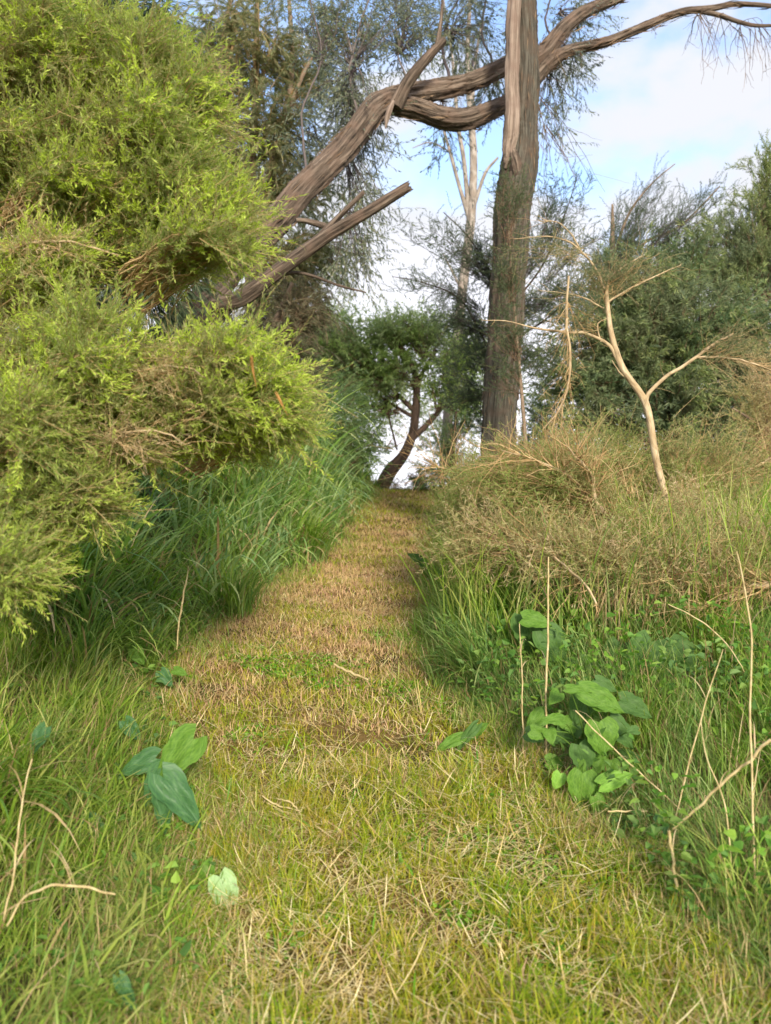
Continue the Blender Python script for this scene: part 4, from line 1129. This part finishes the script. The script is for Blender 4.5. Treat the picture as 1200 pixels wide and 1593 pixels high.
# near left: finer, lighter grass
g, h = Geo(), Geo()
okN = lambda x, y: (edge(x, y)[1] < 0) & (edge(x, y)[0] > .0) & inview(x, y, .3) & (n2(x + 7, y, 5.5) + R.normal(0, .35, len(x)) > -.25)
for (n, y0, y1, l0, l1, w0, w1) in ((9000, 1.7, 3.0, .10, .34, .0025, .006), (900, 1.8, 3.4, .2, .5, .007, .014), (10000, 3.0, 4.6, .12, .42, .003, .009)):
    P = scatter(n, -4, .6, y0, y1, okN)
    e = edge(P[:, 0], P[:, 1])[0]
    f = .4 + .6 * smooth(e / .5)
    m = len(P)
    tanb = R.uniform(0, 1, m) < .13
    for gg, k in ((g, ~tanb), (h, tanb)):
        mm = k.sum()
        blades(gg, P[k], R.uniform(l0, l1, mm) * f[k], R.uniform(w0, w1, mm), R.normal(-.2, 1.3, mm), np.abs(R.normal(.2, .3, mm)), R.uniform(.3, 1.9, mm), 5, twist=.5)
tag(g.build('soft_grass', M['near_grass']), 'soft light green grass flopping over the near left side of the path', 'grass', kind='stuff')
tag(h.build('withered_grass', M['dead_grass']), 'thin withered blades among the soft grass at the near left', 'grass', kind='stuff')

# right side grasses
g, h = Geo(), Geo()
okR = lambda x, y: (edge(x, y)[1] > 0) & (edge(x, y)[0] > .0) & inview(x, y, .3) & (n2(x + 7, y, 4.5) + R.normal(0, .35, len(x)) > -.2)
for (n, y0, y1, l0, l1, w0, w1, tf) in ((8000, 1.7, 3.0, .10, .36, .0022, .0045, .22), (9000, 3.0, 4.4, .14, .42, .003, .006, .14), (9000, 4.4, 6.2, .35, .72, .005, .011, .07), (7000, 6.2, 9.5, .3, .7, .008, .016, .15), (7000, 9.5, 16, .35, .8, .012, .022, .10)):
    P = scatter(n, -.6, 7.5, y0, y1, okR)
    e = edge(P[:, 0], P[:, 1])[0]
    f = .35 + .65 * smooth(e / .5)
    m = len(P)
    tanb = R.uniform(0, 1, m) < tf
    for gg, k in ((g, ~tanb), (h, tanb)):
        mm = k.sum()
        blades(gg, P[k], R.uniform(l0, l1, mm) * f[k], R.uniform(w0, w1, mm), R.normal(3.4, 1.5, mm), np.abs(R.normal(.1, .22, mm)), R.uniform(.2, 1.7, mm), 5, twist=.6)
gl = Geo()
P = scatter(9000, -.2, 8, 5.6, 12, lambda x, y: okR(x, y) & (edge(x, y)[0] > .15))
m = len(P)
blades(gl, P, R.uniform(.35, .95, m), R.uniform(.006, .014, m), R.uniform(-3.14, 3.14, m), np.abs(R.normal(.12, .22, m)), R.uniform(.2, 1.8, m), 5, twist=.6)
P = scatter(900, .3, 3.4, 4.3, 6.0, lambda x, y: (edge(x, y)[1] > 0) & (edge(x, y)[0] > .15) & inview(x, y, .2) & (n2(x + 1, y + 6, 5) > .1))
m = len(P)
blades(gl, P, R.uniform(.55, 1.05, m), R.uniform(.004, .010, m), R.uniform(-3.14, 3.14, m), np.abs(R.normal(.1, .15, m)), R.uniform(.2, 1.4, m), 6, twist=.6)
tag(gl.build('light_bank_grass', M['near_grass']), 'lighter yellow green grass behind the brushwood on the right', 'grass', kind='stuff')
tag(g.build('bank_grass', M['tall_grass']), 'mixed green grass growing over the right bank below the brushwood', 'grass', kind='stuff')
tag(h.build('bank_straw', M['dead_grass']), 'tan dry grass stems standing in the right bank grass', 'grass', kind='stuff')
g = Geo()
for n, x0, x1, y0, y1, hh in ((5200, .0, 4.5, 2.3, 5.2, .34), (1500, -3.6, .2, 2.0, 5.0, .16)):
    P = scatter(n, x0, x1, y0, y1, lambda x, y: (edge(x, y)[0] > .05) & inview(x, y, .2) & (n2(x + 5, y + 2, 3.5) > .0))
    P[:, 2] += R.uniform(.01, 1, len(P)) ** 1.5 * hh
    D = runit(len(P)) * [1, 1, .5] + [0, -.2, .1]
    leaves6(g, P, D, R.uniform(.022, .062, len(P)), R.uniform(.014, .042, len(P)))
tag(g.build('leafy_weeds', M['weed']), 'low leafy weeds mixed through the grass of both verges', 'weeds', kind='stuff')
# straw hanging below the brushwood
g = Geo()
n = 520
P = np.stack([R.normal(1000, 55, n), R.normal(915, 18, n), R.uniform(4.3, 4.9, n)], -1)
P = np.array([at(*p) for p in P])
blades(g, P, R.uniform(.12, .36, n), R.uniform(.003, .006, n), R.uniform(-3.14, 3.14, n), R.normal(2.95, .25, n), R.normal(0, .3, n), 4, twist=1)
tag(g.build('hanging_straw', M['dead_grass']), 'tan straw hanging down from the brushwood over the dark hollow', 'straw', kind='stuff')


# ------------------------------------------------------------------ tussocks, single stalks, broad leaves
def tussock(label, px, py, Y, n, l0, l1, w0, w1, az, azs, lean, mat='tall_grass', group='big grass tussocks beside the path'):
    p = at(px, py, Y)
    z = float(gz(p[0], Y))
    t = thing('grass_tussock', label, 'grass', (p[0], Y, z), group)
    for nm, mt, k in (('green_blades', M[mat], n), ('dry_blades', M['dead_grass'], max(3, n // 12))):
        g = Geo()
        P = np.array([p[0], Y, z]) + R.normal(0, .06, (k, 3)) * [1, 1, 0]
        blades(g, P, R.uniform(l0, l1, k), R.uniform(w0, w1, k), az + R.normal(0, azs, k), np.abs(R.normal(lean, .2, k)), R.uniform(.9, 2.0, k), 8, twist=.3)
        g.build(nm, mt, t)
    return t


tussock('tussock of long blue green blades arching in from the left edge', -60, 1080, 2.9, 70, .45, .75, .010, .018, -.1, .35, .35)
tussock('dark grass tussock where the shrub shade meets the path, left', 130, 1060, 4.2, 160, .35, .7, .006, .012, -.5, 1.0, .2)
tussock('drooping tussock at the left corner of the tan path patch', 215, 1040, 4.6, 150, .35, .6, .006, .011, -.5, 1.1, .2)
tussock('arching tussock beside the middle of the path, left side', 370, 930, 5.9, 170, .4, .75, .007, .013, -.4, 1.0, .15)
tussock('upper arching tussock beside the narrow part of the path, left side', 480, 840, 8.3, 170, .4, .8, .009, .015, -.4, 1.0, .15)
tussock('dark tussock spilling left onto the path below the brushwood', 760, 1050, 4.3, 200, .35, .65, .005, .010, 2.9, .8, .3)
tussock('feathery bright tussock under the left end of the brushwood', 740, 960, 5.0, 160, .35, .65, .006, .011, 2.6, 1.0, .2)
tussock('thin stemmed green tussock at the lower right edge', 1150, 1400, 2.6, 90, .3, .6, .003, .006, 2.2, 1.6, .1, 'near_grass')
tussock('low flattened pale tussock at the bottom left corner', 60, 1560, 2.15, 120, .2, .42, .003, .005, .2, .8, .5, 'near_grass')


def stalk(label, pts, mat='straw', name='dry_stalk', cat='stalk', nodes=True):
    t = thing(name, label, cat, at(*pts[0][:3]), 'single dry stalks')
    part_limb('stem', M['stalk'], t, [(a, b, c, d * .6) for a, b, c, d in pts], sides=7, m=6, wob=.45)
    if name == 'dry_stalk' and len(pts) > 2:
        C = catmull(pxl(pts), 8)
        n = 4
        k = R.integers(2, len(C) - 3, n)
        g = Geo()
        blades(g, C[k, :3], R.uniform(.06, .2, n), R.uniform(.003, .006, n), R.uniform(-3.14, 3.14, n), R.uniform(.2, .7, n), R.uniform(.8, 2.4, n), 7, twist=.4)
        g.build('sheath_leaves', M['dead_grass'], t)
    return t


M['stalk'] = barkmat('straw_stalk', (.30, .22, .10), (.50, .40, .20), (.64, .54, .34), along=20, around=60, bump=.2, dist=.002, rough=.6)
M['yellow'] = barkmat('yellow_blade', (.5, .48, .04), (.7, .66, .06), (.8, .76, .12), bump=.1)
stalk('thick straight tan stalk standing upright in front of the dark grass', [(850, 1190, 3.6, 2.6), (850, 1080, 3.6, 2.6), (853, 960, 3.6, 2.4), (853, 866, 3.6, 1.8)])
stalk('very tall pale stalk with a kink curving up the right edge', [(1180, 1490, 2.6, 2.6), (1172, 1300, 2.7, 2.6), (1168, 1120, 2.8, 2.6), (1169, 1000, 2.85, 2.2), (1160, 920, 2.9, 2), (1146, 858, 2.9, 1.4)])
stalk('snapped bleached reed lying aslant, its split end up at the right edge', [(1046, 1290, 2.95, 3.2), (1080, 1262, 2.9, 3.6), (1120, 1222, 2.85, 3.8), (1160, 1188, 2.8, 4), (1200, 1150, 2.75, 4.2)])
stalk('short bleached broken reed stub standing in the mown edge', [(1054, 1402, 2.72, 4), (1049, 1350, 2.72, 4), (1041, 1293, 2.72, 4)])
stalk('thin stalk leaning right from the foot of the snapped reed', [(1048, 1284, 3.0, 2), (1064, 1220, 3, 2), (1082, 1150, 3, 1.8), (1102, 1080, 3, 1.6), (1125, 1010, 3, 1.2)])
stalk('green yellow stem arching down between the heart leaves', [(895, 1105, 3.2, 1.6), (950, 1160, 3.15, 1.7), (1010, 1215, 3.1, 1.7), (1060, 1260, 3.05, 1.4)])
stalk('pair of thin pale stems left of the heart leaves', [(815, 1185, 3.6, 1.6), (813, 1110, 3.6, 1.8), (812, 1040, 3.6, 1.6), (808, 970, 3.6, 1.1)])
stalk('long curved pale stem hanging out of the brushwood at the right', [(1040, 940, 4.0, 1.4), (1080, 960, 3.9, 1.8), (1120, 990, 3.8, 1.8), (1150, 1030, 3.7, 1.4), (1158, 1045, 3.7, 1)])
stalk('upright tan stem at the left edge of the photo', [(6, 1430, 2.3, 2.6), (20, 1370, 2.3, 2.6), (27, 1310, 2.3, 2.4), (36, 1240, 2.35, 2), (50, 1180, 2.4, 1.4)])
stalk('arched tan blade bending over at the left edge', [(12, 1440, 2.25, 2.6), (35, 1400, 2.25, 3), (80, 1378, 2.2, 3.4), (130, 1380, 2.2, 3.2), (180, 1392, 2.2, 2)])
stalk('short tan stick lying on the stubble in the middle of the path', [(520, 1034, 4.62, 3), (545, 1046, 4.52, 3.4), (572, 1057, 4.43, 3)], name='fallen_stick', cat='stick')
stalk('bright yellow blade lying at the bottom edge of the photo', [(505, 1600, 2.28, 1.6), (570, 1578, 2.33, 2.2), (615, 1562, 2.37, 2.2), (652, 1550, 2.40, 1.2)], name='yellow_blade', cat='grass blade').children[0].data.materials[0] = M['yellow']
stalk('pale stem lying flat left of the snapped reed', [(945, 1262, 3.1, 2), (985, 1262, 3.1, 2.4), (1008, 1262, 3.1, 2.2)])
stalk('thin pale stalk lying at the bottom right of the mown grass', [(1000, 1556, 2.35, 1.6), (1050, 1553, 2.35, 2.2), (1100, 1560, 2.35, 1.8), (1135, 1568, 2.33, 1.2)])
stalk('upright pale stem right of the snapped reed', [(1140, 1500, 2.7, 2), (1138, 1380, 2.7, 2), (1130, 1260, 2.75, 1.8), (1100, 1180, 2.8, 1.4), (1090, 1120, 2.85, 1)])
stalk('dry blade standing tilted on the left bank edge', [(275, 1010, 4.6, 1.5), (280, 960, 4.6, 2.4), (288, 915, 4.6, 2.2), (294, 880, 4.6, .8)])

st = thing('straw_wisp', 'bleached wisp of straw lying on the left half of the path', 'straw', at(440, 1262, 3.25))
g = Geo()
for a, b, c in (((408, 1238), (430, 1252), (470, 1262)), ((412, 1262), (445, 1268), (495, 1288)), ((430, 1242), (455, 1250), (472, 1275)), ((415, 1248), (440, 1262), (460, 1270)), ((470, 1262), (462, 1282), (455, 1300))):
    limb(g, pxl([(a[0], a[1], 3.24, .9), (b[0], b[1], 3.2, 1.5), (c[0], c[1], 3.16, .7)]), sides=5, m=6, wob=.4)
g.build('straws', M['stalk'], st, smooth=True, co=True)


def leafmesh(g, base, d, nrm, ln, wd, kind='heart', fold=.25, bend=.3):
    """broad leaf sheet: base point, direction, face normal"""
    d = norm(np.asarray(d, float)[None])[0]
    s = norm(np.cross(d, nrm)[None])[0]
    n_ = np.cross(s, d)
    A, Bn = 15, 13
    if kind == 'heart':
        tt = np.array([0, .06, .15, .3, .5, .7, .86, .95, 1]); ww = np.array([.55, .86, .98, 1, .88, .62, .33, .14, .0])
    else:
        tt = np.array([0, .05, .12, .3, .5, .7, .86, .95, 1]); ww = np.array([.45, .9, 1, .86, .72, .5, .27, .12, .0])
    t = np.linspace(0, 1, A)
    wv = np.interp(t, tt, ww)
    u = np.linspace(-1, 1, Bn)
    T, U = np.meshgrid(t, u, indexing='ij')
    W_ = wv[:, None] * wd * .5
    edge_ = 1 + .05 * np.sin(T * 23 + U * 3)
    x = U * W_ * edge_
    lob = -(.16 if kind == 'heart' else .22) * ln * np.clip(1 - T * 4.5, 0, 1) * np.abs(U) ** .8     # basal lobes
    y = T * ln + lob
    z = fold * np.abs(x) - bend * ln * T ** 2 + .03 * ln * np.sin(T * 9 + U * 4) + .02 * ln * np.sin(U * 8)
    V = np.asarray(base)[None, None] + x[..., None] * s + y[..., None] * d + z[..., None] * n_
    i, j = np.meshgrid(np.arange(A - 1), np.arange(Bn - 1), indexing='ij')
    a = i * Bn + j
    q = np.stack([a, a + 1, a + Bn + 1, a + Bn], -1).reshape(-1, 4)
    co = np.stack([U, T, 0 * T], -1)
    g.add(V.reshape(-1, 3), q, co.reshape(-1, 3))


def leafy(label, name, root, lv, cat='plant', group=None):
    """lv: (px,py,Y of leaf middle, direction in picture (dx,dy), length px, width px, material, tilt, kind)"""
    rx, ry = at(*root)[0], root[2]
    rz = float(gz(rx, ry))
    t = thing(name, label, cat, (rx, ry, rz), group)
    if 'heart' in name:
        for q in range(26):
            a_, r_ = R.uniform(0, 6.28), R.uniform(.2, 1)
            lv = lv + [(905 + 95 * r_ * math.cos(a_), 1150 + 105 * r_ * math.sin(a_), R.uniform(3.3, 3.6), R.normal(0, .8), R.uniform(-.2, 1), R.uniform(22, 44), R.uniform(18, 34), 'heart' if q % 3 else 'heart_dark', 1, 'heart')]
    for (px, py, Y, dx, dy, lp, wp, mt, tilt, kind) in lv:
        if name != 'arrow_leaved_plant':
            lp, wp = lp * .88, wp * .88
        c = at(px, py, Y)
        d = norm(np.array([[dx, -.25 * tilt, -dy]], float))[0]
        k = Y / F
        nrm = norm(np.array([[.15 * R.normal(), -1, .75 + .2 * R.normal()]]))[0]
        nrm = nrm - d * nrm.dot(d)
        b = c - d * lp * k * .45
        g = Geo()
        leafmesh(g, b, d, nrm, lp * k, wp * k, kind, fold=.22, bend=.22)
        lf = g.build('leaf', M[mt], t, smooth=True, co=True)
        g = Geo()
        r0 = np.array([rx + .03 * R.normal(), ry + .03 * R.normal(), rz])
        mid = (r0 + b) / 2 + np.array([0, 0, .06])
        limb(g, np.array([[*r0, .0035], [*mid, .003], [*(b + d * .01), .002]]), sides=6, m=6)
        g.build('leaf_stalk', M['heart'], t, smooth=True, co=True)
    return t


leafy('clump of heart shaped green leaves spilling down the right bank', 'heart_leaved_plant', (920, 1230, 3.55),
      [(938, 1088, 3.4, 1, .35, 80, 52, 'heart', 1, 'heart'), (905, 1098, 3.5, -.4, 1, 70, 50, 'heart_dark', 1, 'heart'), (937, 1148, 3.35, .15, 1, 58, 66, 'heart', 1, 'heart'),
       (968, 1140, 3.42, .7, .7, 62, 46, 'heart_dark', 1, 'heart'), (908, 1180, 3.35, .3, 1, 52, 50, 'heart_dark', 1, 'heart'), (906, 1228, 3.25, -.1, 1, 60, 58, 'heart', 1, 'heart'),
       (958, 1212, 3.2, 1, -.5, 60, 34, 'heart_lime', 1, 'heart'), (932, 1252, 3.2, .5, 1, 34, 32, 'heart', 1, 'heart'), (880, 1140, 3.5, -.8, .6, 50, 40, 'heart_dark', 1, 'heart'),
       (835, 1120, 3.6, -.8, .5, 44, 34, 'heart', 1, 'heart'), (990, 1100, 3.55, .8, .3, 60, 46, 'heart_dark', 1, 'heart'), (868, 1215, 3.3, -.4, .9, 30, 26, 'heart_lime', 1, 'heart')])
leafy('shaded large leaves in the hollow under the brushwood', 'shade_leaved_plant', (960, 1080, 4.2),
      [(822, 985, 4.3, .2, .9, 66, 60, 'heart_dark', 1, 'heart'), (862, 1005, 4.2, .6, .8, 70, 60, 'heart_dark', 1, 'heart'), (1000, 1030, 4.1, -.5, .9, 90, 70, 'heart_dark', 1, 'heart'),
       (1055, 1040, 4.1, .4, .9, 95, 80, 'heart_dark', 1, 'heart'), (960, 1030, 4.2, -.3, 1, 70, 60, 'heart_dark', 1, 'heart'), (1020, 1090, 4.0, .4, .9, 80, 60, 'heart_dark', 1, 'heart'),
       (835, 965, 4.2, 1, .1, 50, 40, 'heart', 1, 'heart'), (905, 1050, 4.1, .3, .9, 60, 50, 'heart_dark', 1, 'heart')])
leafy('big glossy arrow shaped leaves beside the path on the left', 'arrow_leaved_plant', (245, 1290, 3.25),
      [(272, 1180, 3.1, -.75, .75, 88, 62, 'heart', 1, 'arum'), (282, 1245, 3.0, .75, .8, 98, 56, 'arum', 1, 'arum'), (255, 1262, 3.0, .1, 1, 70, 36, 'arum', 1, 'arum'), (240, 1225, 3.1, -.5, .8, 60, 46, 'arum', 1, 'arum'), (215, 1190, 3.2, -.9, .3, 60, 40, 'arum', 1, 'arum')])
leafy('pale underside leaf turned up at the left edge of the mown grass', 'pale_leaf_plant', (340, 1430, 2.75),
      [(352, 1392, 2.7, .45, 1, 72, 50, 'arum_pale', 1, 'heart'), (322, 1358, 2.75, .2, -.9, 50, 40, 'heart', 1, 'heart')])
leafy('folded green leaves lying on the right edge of the path', 'folded_leaf_plant', (730, 1165, 3.75),
      [(700, 1155, 3.7, -1, .35, 56, 22, 'heart', 1, 'heart'), (725, 1148, 3.7, -.7, .7, 62, 20, 'heart_dark', 1, 'arum'), (745, 1135, 3.8, .5, -.5, 36, 22, 'heart', 1, 'heart')])
leafy('small pair of upright green leaves at the upper right path edge', 'small_leaf_plant', (665, 900, 6.8),
      [(648, 868, 6.8, -.8, -.6, 30, 18, 'heart_dark', 1, 'heart'), (664, 885, 6.8, .4, .9, 34, 20, 'heart', 1, 'heart')])
leafy('blue green leaves buried in the soft grass at lower left', 'buried_leaf_plant', (120, 1330, 3.0),
      [(60, 1150, 3.1, -.4, .7, 50, 32, 'arum', 1, 'heart'), (205, 1135, 3.5, .6, .6, 44, 28, 'arum', 1, 'heart'), (150, 1290, 2.95, .6, .6, 54, 32, 'arum', 1, 'heart'), (100, 1310, 2.95, .2, .9, 54, 34, 'arum', 1, 'heart')])
leafy('dark leaf poking out of the bottom left grass', 'bottom_leaf_plant', (190, 1600, 2.3),
      [(200, 1550, 2.2, .6, .9, 70, 26, 'arum', 1, 'arum')])
leafy('green leaves at the foot of the left tussocks', 'bank_leaf_plant', (190, 1070, 4.4),
      [(215, 1020, 4.4, .5, .8, 34, 26, 'heart', 1, 'heart'), (258, 1055, 4.3, .7, .8, 34, 24, 'arum', 1, 'heart'), (280, 1045, 4.3, .9, .2, 26, 18, 'heart', 1, 'heart'), (160, 960, 4.6, .5, .5, 40, 28, 'heart_dark', 1, 'heart')])

# dry orange leaves caught in the lower shrub
for lab, px, py, lp in (('long orange dry leaf hanging in the lower bright shrub', 391, 555, 52), ('smaller orange dry leaf right of the long one in the lower shrub', 432, 615, 40)):
    g = Geo()
    c = at(px, py, 2.75)
    leafmesh(g, c, (.15 if lp > 45 else .5, -.1, -1), np.array([0, -1, .1]), lp * .9 / F * 2.75, .010, 'arum', .5, .25)
    v = g.v[0]
    g.v[0] = v - c.astype(np.float32)
    o = g.build('dry_leaf', M['orange_leaf'], None, smooth=True, co=True)
    o.location = [float(a) for a in c]
    tag(o, lab, 'leaf')
print('verts', sum(len(m.vertices) for m in bpy.data.meshes))
